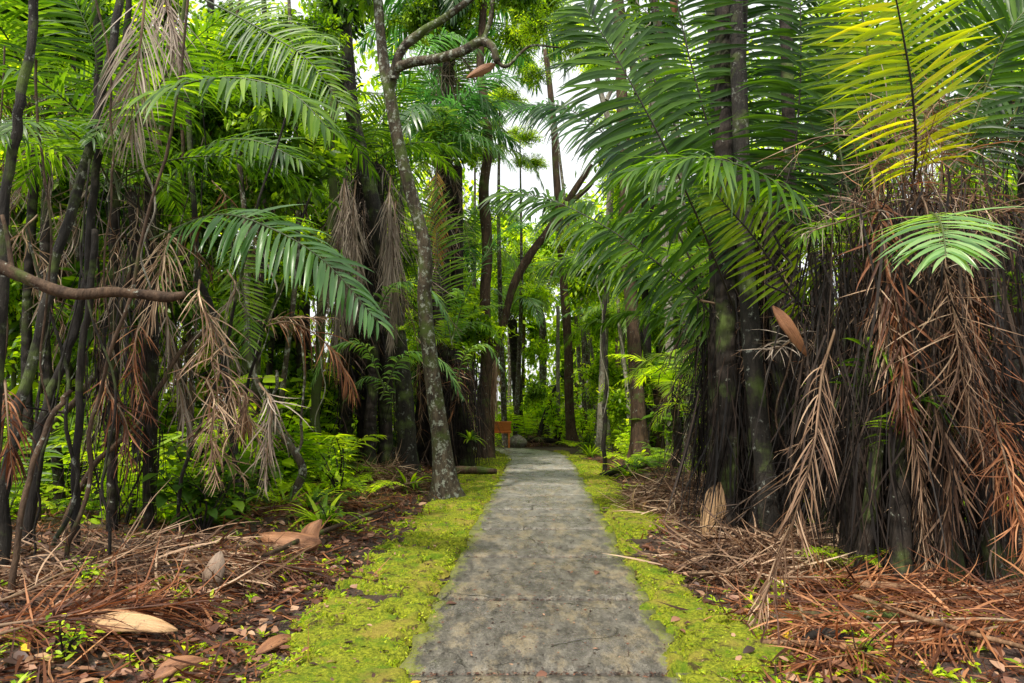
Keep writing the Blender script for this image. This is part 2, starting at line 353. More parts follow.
# ------------------------------------------------------------------ ground, path, moss
def grid(mb, X, Y, Z, tint, mask=None):
    ny, nx = X.shape; i = np.arange(ny-1)[:, None]*nx+np.arange(nx-1)[None]
    Q = np.stack([i, i+1, i+nx+1, i+nx], -1).reshape(-1, 4)
    if mask is not None:
        mk = mask.ravel(); Q = Q[mk[Q].any(1)]
    mb.add(np.stack([X, Y, Z], -1).reshape(-1, 3), Q, np.asarray(tint).ravel() if np.ndim(tint) else tint)
mb = MB()
gx = np.concatenate([-np.geomspace(400, 6, 30), np.linspace(-5.9, 5.9, 190), np.geomspace(6, 400, 30)])
gy = np.concatenate([-np.geomspace(100, 2, 12), np.linspace(-1.5, 26, 420), np.geomspace(26.5, 500, 30)])
X, Y = np.meshgrid(gx, gy); Z = gh(X, Y)
Z = np.where(abs(X-pcx(Y)) < .95, -.03, Z)
grid(mb, X, Y, Z, .5); tag(mb.build('ground', M['soil']), 'dark forest soil under dead palm leaves', kind='structure')

# path: slabs following the centre line
HW = .785
def slab(mb, y0, y1, seg):
    ny = max(3, int((y1-y0)/.06)); yy = np.linspace(y0, y1, ny)
    u = np.linspace(-1, 1, 27); XX = pcx(yy)[:, None]+u[None]*HW+(fbm(yy*2.1+7*np.sign(u[-1]), 0*yy)-.5)[:, None]*.0
    XX = XX+(abs(u) > .95)[None]*np.sign(u)[None]*(vn(yy*3, 0*yy)[:, None]-.5)*.07
    YY = yy[:, None]+0*XX; ZZ = .03+(fbm(XX*2, YY*2)-.5)*.02
    bev = np.minimum(yy-y0, y1-yy); ZZ = ZZ-.012*np.exp(-bev/.012)[:, None]
    # skirt
    XX = np.hstack([XX[:, :1], XX, XX[:, -1:]]); YY = np.hstack([YY[:, :1], YY, YY[:, -1:]]); ZZ = np.hstack([ZZ[:, :1]*0-.1, ZZ, ZZ[:, -1:]*0-.1])
    XX = np.vstack([XX[:1], XX, XX[-1:]]); YY = np.vstack([YY[:1], YY, YY[-1:]]); ZZ = np.vstack([ZZ[:1]*0-.1, ZZ, ZZ[-1:]*0-.1])
    t = np.abs(np.concatenate([[-1], u, [1]]))[None]+0*XX
    grid(mb, XX, YY, ZZ, t)
mb = MB(); js = [-2.5, 1.2, 4.03]
while js[-1] < 19: js.append(js[-1]+1.46)
for a, b in zip(js[:-1], js[1:]): slab(mb, a+.02, b-.02, 0)
# bend at the far end, turning left behind the palms
yl = js[-1]+.007; P0 = np.array([pcx(yl), yl])
cl = catmull([[P0[0], yl, 0], [.50, 20.4, 0], [-.35, 21.6, 0], [-2.4, 22.0, 0], [-6, 21.9, 0], [-12, 22.5, 0]], 60)
tt = nrm(np.gradient(cl, axis=0)); nn_ = np.stack([tt[:, 1], -tt[:, 0]], 1); u = np.linspace(-1, 1, 27)
XX = cl[:, :1]+nn_[:, :1]*u[None]*HW*np.linspace(1, 1.15, 60)[:, None]; YY = cl[:, 1:2]+nn_[:, 1:2]*u[None]*HW*np.linspace(1, 1.15, 60)[:, None]
grid(mb, XX, YY, .03+(fbm(XX*2, YY*2)-.5)*.02, np.abs(u)[None]+0*XX)
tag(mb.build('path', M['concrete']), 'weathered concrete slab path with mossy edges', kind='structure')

# moss verges
def mossh(side, uo, y):
    """uo = distance outwards from the path edge"""
    w = (.92+.0*y) if side < 0 else .52+.28*np.exp(-((y-10.5)/2.6)**2)-.25*np.exp(-((y-7.6)/.8)**2)
    w = w+(fbm(y*1.1+50*(side > 0), uo*.6)-.5)*.9+(fbm(y*5+50*(side > 0), uo*5)-.5)*.45
    k = fbm(uo*7+90*(side > 0), y*7); k2 = fbm(uo*22, y*22+9); k3 = fbm(uo*2.4+33, y*2.4)
    outer = sm(0, .25, w-uo); inner = sm(-.10, .03, uo+(k-.5)*.62+(fbm(y*1.7+5*side, uo*2)-.5)*.25-.045)
    hole = sm(.50, .58, k3*.5+k*.5-.05*(1-sm(.2, .8, uo))+.02)
    return outer, inner, k, k2, hole
mb = MB(); tb = MB()
for side in (-1, 1):
    for (y0, y1, st) in ((1.8, 9, .022), (9, 21.2, .05)):
        yy = np.arange(y0, y1+st, st); uu = np.arange(-.26, 1.35, st)
        U, Yg = np.meshgrid(uu, yy); o_, i_, k, k2, hole = mossh(side, U, Yg)
        X = pcx(Yg)+side*(HW+U); base = 0
        A = o_*i_*(1-hole); H = -.05+.088*A+.028*(k-.4)*A+.034*(k2-.5)*A
        H = np.where(U < .06, np.maximum(H, -.03), H)
        if side < 0 and False: pass
        grid(mb, X, Yg, np.maximum(gh(X, Yg)*sm(.03, .12, U), .0)+H+.012, k2, mask=A > .02)
    # tufts
    n = 26000 if side < 0 else 15000
    yy = 2.6+16*rng.random(n)**2.2; uo = rng.random(n)*1.25-.08
    o_, i_, k, k2, hole = mossh(side, uo, yy); A = o_*i_*(1-hole); kp = A > .35; yy = yy[kp]; uo = uo[kp]; A = A[kp]
    X = pcx(yy)+side*(HW+uo); z = np.maximum(gh(X, yy)*sm(.03, .12, uo), 0)+.03*A
    for q in range(3):
        B = np.stack([X+rng.normal(0, .006, len(X)), yy+rng.normal(0, .006, len(X)), z], 1)
        leaves(tb, B, np.stack([rng.normal(0, .7, len(X)), rng.normal(0, .7, len(X)), .5+rng.random(len(X))], 1), .010+.022*rng.random(len(X))**2+.0015*yy, wr=.42, droop=.9, K=3, up=rng.normal(0, 1, (len(X), 3)))
mo = mb.build('moss', M['moss']); tag(mo, 'yellow green moss carpet on both verges of the path', 'moss', kind='stuff')
tag(tb.build('moss_tufts', M['mossblade']), 'fine bright moss shoots and tiny grass on the verges', 'moss', kind='stuff')

# ------------------------------------------------------------------ litter (stuff)
def litter_pts(n, ymax, ymin=2.4, both=True, xl=4.5, xr=4.5, pw=1.8):
    y = ymin+(ymax-ymin)*rng.random(n)**pw; s = np.where(rng.random(n) < .55, -1, 1)
    lo = np.where(s < 0, .62+rng.random(n)*.8, .28+rng.random(n)*.6)
    hi = np.where(s < 0, xl+y*.15, xr+y*.1)
    uo = lo+(hi-lo)*rng.random(n)**1.3
    x = pcx(y)+s*(HW*.9+uo*.95); return x, y
mb = MB()
x, y = litter_pts(17000, 20); n = len(x)
az = rng.random(n)*2*math.pi; D = np.stack([np.cos(az), np.sin(az), rng.normal(.05, .16, n)], 1)
B = np.stack([x, y, gh(x, y)+.005+.05*rng.random(n)**2], 1)
P, Dd = bend(B, nrm(D), .08+.34*rng.random(n)**1.5, rng.normal(.15, .3, n), 4, curl=rng.normal(0, .35, (n, 3)))
P[:, :, 2] = np.maximum(P[:, :, 2], gh(P[:, :, 0], P[:, :, 1])+.004)
Wd = nrm(np.cross(np.array([0, 0, 1.])+rng.normal(0, .5, (n, 3)), D)); W = Wd[:, None]*(.004+.006*rng.random(n))[:, None, None]*np.array([.6, 1, .8, .1])[None, :, None]
strips(mb, P, W, rng.random(n)**1.3)
tag(mb.build('leaf_litter', M['deadred']), 'loose reddish brown dead palm leaflets strewn over the soil', 'leaf litter', kind='stuff')
mb = MB(); x, y = litter_pts(24000, 18); n = len(x)
az = rng.random(n)*2*math.pi; leaves(mb, np.stack([x, y, gh(x, y)+.012+.02*rng.random(n)], 1), np.stack([np.cos(az), np.sin(az), rng.normal(.1, .25, n)], 1), .03+.10*rng.random(n)**1.6, wr=.55, droop=.5, K=4, fold=.2, tint=rng.random(n)**1.3)
tag(mb.build('fallen_leaves', M['litter']), 'small curled brown and pinkish leaves covering the soil', 'leaf litter', kind='stuff')
# crumbs on the path
mb = MB(); n = 3600; y = 2.8+16*rng.random(n)**1.6; x = pcx(y)+rng.normal(0, .42, n).clip(-.72, .72); az = rng.random(n)*6.28
leaves(mb, np.stack([x, y, .036+.01*rng.random(n)], 1), np.stack([np.cos(az), np.sin(az), .1*rng.random(n)], 1), .008+.03*rng.random(n)**3, wr=.45, droop=.2, K=3, tint=rng.random(n)**2)
nj = 2200; jj = np.array(js[2:])[(rng.random(nj)**1.5*(len(js)-2)).astype(int)]; xj = pcx(jj)+rng.uniform(-.72, .72, nj); az = rng.random(nj)*6.28
leaves(mb, np.stack([xj, jj+rng.normal(0, .014, nj), .018+.01*rng.random(nj)], 1), np.stack([np.cos(az), np.sin(az)*.5, .1*rng.random(nj)], 1), .006+.02*rng.random(nj)**2, wr=.5, droop=.2, K=3, tint=rng.random(nj)**2*.7)
n = 260; y = 2.8+11*rng.random(n)**1.5; x = pcx(y)+rng.normal(0, .4, n).clip(-.7, .7); az = rng.random(n)*6.28
P, _ = bend(np.stack([x, y, .042+0*x], 1), np.stack([np.cos(az), np.sin(az), 0*az], 1), .03+.12*rng.random(n)**2, np.zeros(n), 5, curl=rng.normal(0, .9, (n, 3))*np.array([1, 1, .05]))
strips(mb, P, nrm(np.cross(np.array([0, 0, 1.]), np.stack([np.cos(az), np.sin(az), 0*az], 1)))[:, None]*.0018+0*P, rng.random(n)*.3)
tag(mb.build('path_crumbs', M['litter']), 'scattered crumbs of leaf and twig on the concrete path', 'leaf litter', kind='stuff')
mb = MB(); n = 900; y = 2.8+12*rng.random(n)**1.6; sd = np.where(rng.random(n) < .6, -1, 1); x = pcx(y)+sd*(HW+rng.random(n)**.8*np.where(sd < 0, 1.0, .6)); az = rng.random(n)*6.28
leaves(mb, np.stack([x, y, np.maximum(gh(x, y), 0)+.05+.01*rng.random(n)], 1), np.stack([np.cos(az), np.sin(az), .1*rng.normal(0, 1, n)], 1), .015+.06*rng.random(n)**2, wr=.5, droop=.4, K=4, tint=rng.random(n), fold=.2)
tag(mb.build('verge_debris', M['litter']), 'small dead leaves and bits scattered over the moss', 'leaf litter', kind='stuff')
mb = MB(); n = 380; y = 2.8+11*rng.random(n)**1.5; sd = np.where(rng.random(n) < .6, -1, 1); x = pcx(y)+sd*(HW+.05+rng.random(n)*np.where(sd < 0, 1.0, .6)); kk = fbm(x*2+4, y*2) > .5; x, y = x[kk], y[kk]
for q in range(8):
    n = len(x); az = rng.random(n)*6.28
    leaves(mb, np.stack([x, y, np.maximum(gh(x, y), 0)+.03], 1), np.stack([np.cos(az)*.7, np.sin(az)*.7, .2+rng.random(n)], 1), .015+.035*rng.random(n), wr=.2, droop=1., K=4)
tag(mb.build('verge_weeds', M['leafb']), 'small grass like weeds dotted over the moss', 'weeds', kind='stuff')
# small green weeds
mb = MB(); x, y = litter_pts(2300, 16, xl=3.2, xr=2.); kk = fbm(x*1.3+4, y*1.3) > .47; x = x[kk]; y = y[kk]
for q in range(6):
    n = len(x); az = rng.random(n)*6.28
    leaves(mb, np.stack([x, y, gh(x, y)+.005], 1), np.stack([np.cos(az)*.6, np.sin(az)*.6, .3+rng.random(n)], 1), .035+.08*rng.random(n), wr=.22, droop=1.2, K=4)
tag(mb.build('small_weeds', M['leafb']), 'tufts of small green weeds growing through the leaf litter', 'weeds', kind='stuff')

# ------------------------------------------------------------------ prototypes: crowns, shrubs, fronds
def crown_mesh(name, mat, nt=46, nl=42, lsize=.11, flat=.75, K=4, wr=.42, seed=0):
    """unit-radius crown of twigs set with leaves"""
    mb = MB(); c = rng.normal(0, 1, (nt, 3)); c = nrm(c)*(rng.random(nt)**.45)[:, None]; c[:, 2] *= flat
    lob = nrm(rng.normal(0, 1, (5, 3)))*.55; c = c*.62+lob[rng.integers(0, 5, nt)]*.62
    for i in range(nt):
        st = c[i]*.35+rng.normal(0, .08, 3); e = c[i]+rng.normal(0, .06, 3); mid = (st+e)/2+rng.normal(0, .06, 3)
        tube(mb, [st, mid, e], [.016, .004], n=5, seg=4, m=1, tint=.4)
        t = rng.random(nl)**.6; k = catmull([st, mid, e], 20); B = k[(t*19).astype(int)]+rng.normal(0, .075, (nl, 3))
        D = nrm(e-st)[None]*.5+rng.normal(0, .75, (nl, 3))+np.array([0, 0, -.25])
        leaves(mb, B, D, lsize*(.6+.8*rng.random(nl)), wr=wr, droop=.6, K=K, tint=np.clip(rng.uniform(.1, .75)+rng.normal(0, .16, nl)-.15*(1-np.linalg.norm(B, axis=1)), 0, 1))  # leaves near the centre tinted darker: crown shade put into the tint
    o = mb.build(name, [mat, M['barkd']]); return o
protos = []
def stash(o): protos.append(o); return o
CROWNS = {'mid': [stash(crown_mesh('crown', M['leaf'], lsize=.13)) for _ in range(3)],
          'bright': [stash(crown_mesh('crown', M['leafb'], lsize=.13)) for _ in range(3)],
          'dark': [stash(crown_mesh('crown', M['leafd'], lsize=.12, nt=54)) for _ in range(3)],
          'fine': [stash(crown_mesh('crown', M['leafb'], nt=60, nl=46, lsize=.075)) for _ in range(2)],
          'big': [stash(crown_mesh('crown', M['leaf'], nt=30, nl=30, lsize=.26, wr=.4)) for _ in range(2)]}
def put_crown(root, kind, p, r, origin, name='crown'):
    src = CROWNS[kind][rng.integers(len(CROWNS[kind]))]; c = src.copy(); c.name = name; COL.objects.link(c); c.parent = root
    c.location = Vector(np.asarray(p, float)-origin); c.rotation_euler = (rng.normal(0, .25), rng.normal(0, .25), rng.random()*6.28)
    c.scale = (r, r, r*(.85+.3*rng.random())); return c

def frond_proto(mat, rm, Ln=2.6, arch=.55, n=48, L=.62, w=.02, droop=.8, **k):
    mb = MB(); s = np.linspace(0, 1, 6)
    el = R(62)-arch*2.6*s; x = np.concatenate([[0], np.cumsum(np.cos(el[:-1]))])*Ln/5; z = np.concatenate([[0], np.cumsum(np.sin(el[:-1]))])*Ln/5
    y = (rng.random()-.5)*.5*(s**2)*Ln*.4
    frond(mb, np.stack([x, y, z], 1), n=n, L=L, w=w, droop=droop, **k)
    return stash(mb.build('frond', [rm, mat]))
FR = {'green': [frond_proto(M['palm'], M['rachis'], arch=a) for a in (.5, .65, .8)],
      'far': [frond_proto(M['palmfar'], M['rachis'], arch=a, K=5, fold=0, w=.022) for a in (.55, .8, 1.0)],
      'blue': [frond_proto(M['palmblue'], M['rachis'], arch=a, n=62, L=.75, w=.02, droop=1.2, K=5, fold=0) for a in (.7, .95)],
      'pale': [frond_proto(M['palmpale'], M['rachis'], arch=a, n=36, L=.5, w=.02) for a in (.6, .9)],
      'bright': [frond_proto(M['leafb'], M['rachis'], arch=a, n=34, L=.42, w=.018, Ln=1.6, droop=.6) for a in (.5, .8)]}
# hanging dead fronds: go out a little then straight down
def dead_proto(mat, Ln=2.2, out=.45, n=30, L=.6, w=.008, jit=.4, **k):
    mb = MB(); pts = [[0, 0, 0], [out*.5, 0, .12], [out, .03, -.25], [out*1.15+rng.normal(0, .06), rng.normal(0, .1), -Ln*.5], [out*1.0+rng.normal(0, .15), rng.normal(0, .2), -Ln]]
    frond(mb, pts, n=n, L=L, w=w, a0=45, a1=70, droop=1.3, jit=jit, vee=0, up=(1, .2, .3), rr=.012, fold=.5, tw=.9, tint=(.0, 1), K=6, broken=.25, curl=.8, **k)
    return stash(mb.build('dead_frond', [M['rachisb'], mat]))
DF = {'dead': [dead_proto(M['dead'], out=o, Ln=l) for o, l in ((.35, 2.0), (.55, 2.5), (.75, 1.8))],
      'red': [dead_proto(M['deadred'], out=o, Ln=l, L=.6) for o, l in ((.4, 1.7), (.7, 2.1))],
      'grey': [dead_proto(M['deadgrey'], out=o, Ln=l, L=.8, jit=.2) for o, l in ((.2, 2.0), (.3, 2.6))],
      'mess': [frond_proto(M[m_], M['rachisb'], Ln=.9, arch=a_, n=16, L=.5, w=.004, droop=.5, jit=.9, curl=.7, tw=.9, tint=(.1, 1), K=6, rr=.008, broken=.2) for m_, a_ in (('dead', .6), ('deadgrey', .9), ('dead', 1.2), ('deadred', .3))],
      'dark': [dead_proto(M['deaddark'], out=o, Ln=l, n=40, w=.009) for o, l in ((.25, 2.4), (.4, 2.9), (.3, 2.0))]}
def put(root, src, p, rz, sc, origin, tilt=0, name=None, lab=None):
    c = src.copy(); COL.objects.link(c); c.parent = root; c.location = Vector(np.asarray(p, float)-origin)
    if name: c.name = name
    c.rotation_euler = (rng.normal(0, .12), tilt, rz); c.scale = (sc, sc, sc); return c

# ------------------------------------------------------------------ trees with drawn trunks
def tree(label, pts, rad, mat, limbs=(), crowns=(), name='tree', cat='tree', group=None, flare=.6, rough=.18, wob=0, seg=12, ground=True, extra=None):
    """pts [(px,py,Y)...] base first; limbs [(pts, radii)]; crowns [(kind,px,py,Y,r)]"""
    W = [at(*p) for p in pts]
    if ground:
        b = W[0].copy(); b[2] = float(gh(b[0], b[1]))-.08; W[0] = b
    o = W[0]; root = thing(name, label, cat, o, group)
    mb = MB(); tube(mb, W, rad, n=max(14, len(W)*7), seg=seg, rough=rough, flare=flare, wob=wob); mb.build('trunk', mat, root, o)
    for lp, lr in limbs:
        mb = MB(); tube(mb, [at(*p) for p in lp], lr, n=max(10, len(lp)*5), seg=8, rough=.25, wob=.01); mb.build('limb', mat, root, o)
    for kind, px, py, Y, r in crowns: put_crown(root, kind, at(px, py, Y), r, o)
    return root

# T1: the mottled tree leaning by the moss
tree('mottled grey leaning tree with flared foot at the mossy left verge', [(447, 497, 11.1), (441, 440, 11.1), (431, 365, 11), (425, 300, 10.9), (424, 245, 10.8), (410, 190, 10.7), (398, 140, 10.6), (390, 95, 10.5), (383, 60, 10.5), (378, 0, 10.5), (372, -70, 10.5)],
     [.16, .135, .115, .105, .098, .092, .088, .08, .072, .06], M['bark'], flare=.9,
     limbs=[([(390, 88, 10.5), (394, 72, 10.4), (412, 62, 10.2), (440, 58, 10), (465, 50, 9.9), (480, 42, 9.9), (492, 46, 9.8), (497, 62, 9.8)], [.085, .075, .07, .05]),
            ([(393, 78, 10.4), (400, 52, 10.3), (420, 33, 10.2), (445, 18, 10.1), (475, -5, 10), (500, -30, 10)], [.075, .06, .045]),
            ([(482, 44, 9.9), (490, 20, 9.9), (496, -20, 9.9)], [.04, .03]),
            ([(497, 62, 9.8), (508, 66, 9.8), (530, 46, 9.8), (560, 47, 9.7), (590, 42, 9.6)], [.03, .018, .008])],
     crowns=[('mid', 350, -40, 10.5, 1.1), ('mid', 455, -30, 10.2, .9), ('mid', 520, -5, 9.9, .6), ('dark', 385, -50, 10.8, .9), ('fine', 540, 30, 9.8, .45), ('fine', 575, 48, 9.7, .3), ('mid', 420, 20, 10.6, .5)])
tree('dark tree trunk bearing a tuft of bright leaves behind the mottled tree', [(409, 480, 13), (406, 420, 13), (401, 360, 13), (395, 320, 13), (385, 265, 13), (376, 215, 13), (364, 165, 13), (352, 110, 13), (346, 40, 13), (343, -40, 13)],
     [.17, .15, .145, .14, .13, .12], M['barkl'], flare=.5, crowns=[('dark', 340, 10, 13, 1.2), ('dark', 335, 70, 13.3, .8)])
tree('slim upright tree with brown bark left of the path end', [(486, 455, 18.5), (484, 410, 18.5), (487, 350, 18.5), (485, 300, 18.4), (487, 250, 18.4), (484, 190, 18.3), (488, 150, 18.3), (485, 105, 18.2), (480, 70, 18.2), (484, 0, 18.2)],
     [.17, .16, .15, .14, .13, .11, .09], M['barkb'], flare=.5, crowns=[('fine', 470, 0, 18.2, 1.3), ('mid', 440, 30, 18.5, 1.1), ('fine', 510, 40, 18.3, .9), ('fine', 535, 75, 18.2, .6), ('fine', 500, 100, 18.2, .6), ('mid', 545, 5, 18.2, .9)])
tree('brown trunk leaning right over the path end with a forked top', [(489, 448, 20), (491, 400, 20), (496, 350, 20), (505, 318, 20), (514, 285, 20), (530, 255, 20), (547, 232, 20), (562, 210, 20), (578, 185, 20), (592, 165, 20)],
     [.14, .12, .11, .11, .12, .11, .10, .09, .07], M['barkb'], flare=.3,
     limbs=[([(566, 205, 20), (585, 190, 20), (600, 172, 20)], [.09, .05])], crowns=[('bright', 612, 150, 20, 1.0), ('fine', 630, 185, 20.5, .9)])
tree('tall straight dark trunk beside the right end of the path', [(573, 446, 23.5), (569, 400, 23.5), (568, 340, 23.5), (563, 275, 23.5), (560, 235, 23.5), (556, 170, 23.5), (552, 110, 23.5), (545, 50, 23.5)],
     [.16, .15, .14, .13, .12, .10, .08], M['barkb'], flare=.8, crowns=[('fine', 575, 240, 23, .9)])
tree('slim forked tree beyond the path end under bright leaves', [(545, 432, 28), (543, 380, 28), (543, 330, 28), (538, 305, 28), (529, 285, 28), (527, 262, 28)], [.16, .14, .13, .1, .07], M['bark'],
     limbs=[([(539, 308, 28), (547, 290, 28), (555, 262, 28)], [.07, .03])], crowns=[('fine', 520, 262, 28, 1.3), ('fine', 560, 270, 28.5, 1.2)])
tree('pale grey dead pole standing beyond the path', [(559, 440, 25), (558, 380, 25), (558, 306, 25)], [.07, .07, .06], M['barkp'], flare=0)
tree('slanting dark trunk propped low beyond the path end', [(536, 446, 24.5), (545, 415, 25), (556, 386, 25.4)], [.1, .08, .06], M['barkd'], flare=0)
tree('thick rough brown trunk with ferns at its foot on the right', [(640, 470, 16.5), (639, 430, 16.5), (636, 370, 16.5), (632, 310, 16.5), (628, 262, 16.5), (626, 190, 16.5), (622, 100, 16.5), (618, 0, 16.5), (614, -60, 16.5)],
     [.18, .165, .155, .15, .14, .13, .12], M['barkb'], flare=.9, crowns=[('bright', 600, 60, 17, .8), ('mid', 660, 30, 17, 1.2)])
tree('short crooked tan trunk to the right of the thick brown one', [(655, 465, 17.5), (657, 430, 17.5), (661, 395, 17.5), (669, 362, 17.5), (676, 340, 17.5)], [.17, .15, .13, .12], M['barkb'], flare=.4, crowns=[('mid', 682, 320, 17.5, .8)])
tree('thin dark sapling standing at the right mossy verge', [(605, 470, 15.4), (604, 430, 15.4), (607, 380, 15.4), (603, 340, 15.4), (605, 300, 15.4), (602, 250, 15.4)], [.05, .045, .035, .03], M['barkd'], name='sapling', cat='sapling', flare=.2, wob=.03, crowns=[('fine', 604, 255, 15.4, .5)])
for i, (px, Y, top, dx, r, lab) in enumerate([(590, 30, 280, -8, .2, 'pale forked trunk in the bright woods right of the path end'), (616, 31, 180, 6, .19, 'grey trunk far behind the dark sapling'), (508, 33, 270, 6, .16, 'thin trunk in the bright woods above the orange sign'), (665, 26, 60, -10, .2, 'tall dark trunk far behind the right palms'), (600, 38, 250, 10, .2, 'farthest pale trunk right of centre'), (525, 40, 300, -6, .18, 'slender trunk deep beyond the path end')]):
    tree(lab, [(px, 440, Y), (px+dx*.3, 380, Y), (px+dx*.2, 310, Y), (px+dx, top, Y)], [r*.6, r*.5, r*.35], [M['bark'], M['barkb']][i % 2], crowns=[('fine', px+dx, top, Y, 1.4), ('bright', px+dx+15, top+30, Y+1, 1.2)])
tree('tall pale trunk rising behind the big palm frond', [(600, 460, 21), (606, 300, 21), (610, 200, 21), (612, 140, 21), (600, 90, 21), (592, 60, 21)], [.12, .11, .10, .09, .08, .06], M['barkp'], limbs=[([(606, 100, 21), (617, 80, 21), (630, 60, 21)], [.07, .04])],
     crowns=[('fine', 590, 60, 21, 1.0), ('bright', 565, 30, 21.5, .8)])
for i, (px, x2, Y, lab) in enumerate([(672, 636, 17, 'pale smooth trunk leaning across the top of the path'), (690, 655, 15, 'grey trunk with hanging roots near the top centre'), (650, 622, 19, 'dark trunk rising behind the leaning pale one')]):
    tree(lab, [(px, 460, Y), (px-4, 300, Y), (x2+20, 130, Y), (x2, 10, Y), (x2-8, -50, Y)], [.12, .10, .09, .08], [M['barkp'], M['bark'], M['barkd']][i], crowns=[('mid', x2-10, -40, Y, 1.2)])

# left thicket of stems
LS = [([(3, 530, 5.6), (10, 455, 5.7), (30, 370, 5.9), (45, 305, 6), (62, 240, 6.1), (85, 170, 6.2), (103, 90, 6.3), (118, 20, 6.4), (125, -60, 6.5)], .062, 'barkl', 'black leaning trunk running from bottom left corner up to the top'),
      ([(28, 480, 6.3), (42, 420, 6.4), (63, 363, 6.5), (78, 320, 6.6), (86, 280, 6.6), (92, 200, 6.6), (100, 130, 6.7), (98, 40, 6.7), (92, -60, 6.7)], .06, 'barkd', 'second leaning dark trunk from the left edge'),
      ([(74, 580, 6.1), (76, 500, 6.2), (79, 406, 6.3), (86, 330, 6.4), (92, 280, 6.4), (96, 230, 6.5)], .05, 'barkd', 'straight black stem in the middle of the left thicket'),
      ([(-12, 560, 5.2), (-4, 400, 5.2), (6, 210, 5.3), (16, 130, 5.3), (23, 80, 5.3), (34, 20, 5.4), (38, -60, 5.4)], .055, 'barkl', 'lichen spotted trunk at the far left edge'),
      ([(35, 510, 8), (45, 440, 8), (70, 405, 8), (100, 370, 8), (122, 310, 8), (140, 240, 8), (160, 140, 8), (170, 30, 8)], .055, 'barkb', 'red brown curved stem sweeping right through the left thicket'),
      ([(95, 500, 9), (108, 430, 9), (116, 350, 9), (112, 250, 9), (120, 100, 9), (130, -20, 9)], .07, 'barkd', 'upright dark stem behind the broken limb'),
      ([(136, 470, 8.5), (142, 400, 8.5), (158, 345, 8.5), (168, 300, 8.5), (190, 250, 8.5)], .035, 'barkd', 'thin black stem slanting right above the undergrowth'),
      ([(240, 531, 8.3), (238, 470, 8.3), (230, 420, 8.4), (222, 350, 8.4), (212, 310, 8.5), (198, 270, 8.5), (193, 180, 8.6), (180, 60, 8.6)], .06, 'barkl', 'slim dark tree with bare brown foot left of centre'),
      ([(178, 500, 10), (182, 420, 10), (176, 330, 10), (184, 200, 10), (178, 60, 10)], .05, 'barkb', 'narrow brown upright stem in the left thicket'),
      ([(60, 520, 7), (90, 470, 7), (140, 420, 7.2), (175, 360, 7.4), (205, 330, 7.6)], .04, 'barkb', 'low slanting brown stem crossing the left thicket'),
      ([(14, 600, 5), (22, 500, 5.1), (50, 420, 5.3), (72, 390, 5.4)], .03, 'barkb', 'thin short stick leaning at the lower left edge'),
      ([(318, 480, 13), (316, 400, 13), (320, 330, 13), (330, 230, 13), (335, 90, 13), (330, -20, 13)], .13, 'barkm', 'mossy green trunk left of the dark palm clump'),
      ([(272, 470, 15), (270, 380, 15), (276, 250, 15), (268, 100, 15), (262, -20, 15)], .1, 'barkd', 'dark straight trunk behind the crooked thin tree'),
      ([(205, 455, 14), (210, 350, 14), (204, 200, 14), (214, 60, 14), (210, -20, 14)], .12, 'barkd', 'dark trunk at mid distance in the left wood'),
      ([(150, 450, 16), (146, 330, 16), (156, 200, 16), (150, 20, 16)], .12, 'bark', 'grey trunk standing deeper in the left wood'),
      ([(60, 450, 13), (58, 330, 13), (66, 200, 13), (60, 20, 13)], .11, 'barkb', 'brown trunk deep behind the leftmost stems'),
      ([(300, 455, 20), (304, 330, 20), (298, 200, 20), (310, 60, 20)], .14, 'barkp', 'pale trunk far behind the crooked tree'),
      ([(235, 70, 11), (236, 40, 11), (232, 0, 11), (230, -40, 11)], .06, 'barkm', '')]
for pts, r, mt, lab in LS:
    if not lab:
        pts = [(246, 480, 11), (244, 300, 11), (240, 160, 11)]+pts; lab = 'yellowish mossy trunk rising behind the left palm fronds'
    w = .02*pts[0][2]/6
    r *= .72; tree(lab, pts, [r, r*.9, r*.85, r*.75], M[mt], flare=.5, wob=w, seg=10, group='thin trunks of the left thicket')
tree('crooked thin grey tree with a low fork in the left undergrowth', [(293, 512, 9.5), (296, 490, 9.5), (303, 470, 9.5), (290, 445, 9.5), (275, 425, 9.5), (270, 399, 9.5), (256, 381, 9.5), (248, 350, 9.5), (247, 310, 9.5), (246, 230, 9.5), (238, 150, 9.5)],
     [.06, .055, .05, .045, .04, .035], M['bark'], limbs=[([(272, 400, 9.5), (277, 385, 9.5), (276, 370, 9.5)], [.03, .02]), ([(296, 455, 9.5), (302, 440, 9.5), (301, 420, 9.5), (305, 380, 9.5), (300, 330, 9.5)], [.022, .015])], flare=.4)
for i in range(26):
    Y = rng.uniform(5.6, 12); x = -Y*rng.uniform(.36, .74)*1.0; x0 = x; lean = float(np.clip(rng.normal(.25, .35), -.15, .45)); r0 = rng.uniform(.008, .026)
    pz = np.array([0, .6, 1.3, 2.2, 3.2, 4.6]); k = rng.normal(0, .07, (6, 2)); W = np.stack([x0+lean*pz*.5+np.cumsum(k[:, 0]), Y+np.cumsum(k[:, 1]), float(gh(x0, Y))-.1+pz*rng.uniform(.6, 1.1)], 1)
    root = thing('sapling', 'thin tangled stem in the left thicket', 'sapling', W[0], 'thin tangled stems of the left thicket'); mb = MB(); tube(mb, W, [r0, r0*.8, r0*.55], n=30, seg=7, rough=.25, wob=.03); mb.build('trunk', M[['barkd', 'barkl', 'barkb', 'bark'][i % 4]], root, W[0])
    if i % 2:
        mb = MB(); b0 = W[3]; b1 = b0+rng.normal(0, .35, 3)+np.array([0, 0, .5]); tube(mb, [b0, (b0+b1)/2+rng.normal(0, .06, 3), b1], [r0*.6, r0*.3], n=10, seg=6); mb.build('limb', M['barkd'], root, W[0])
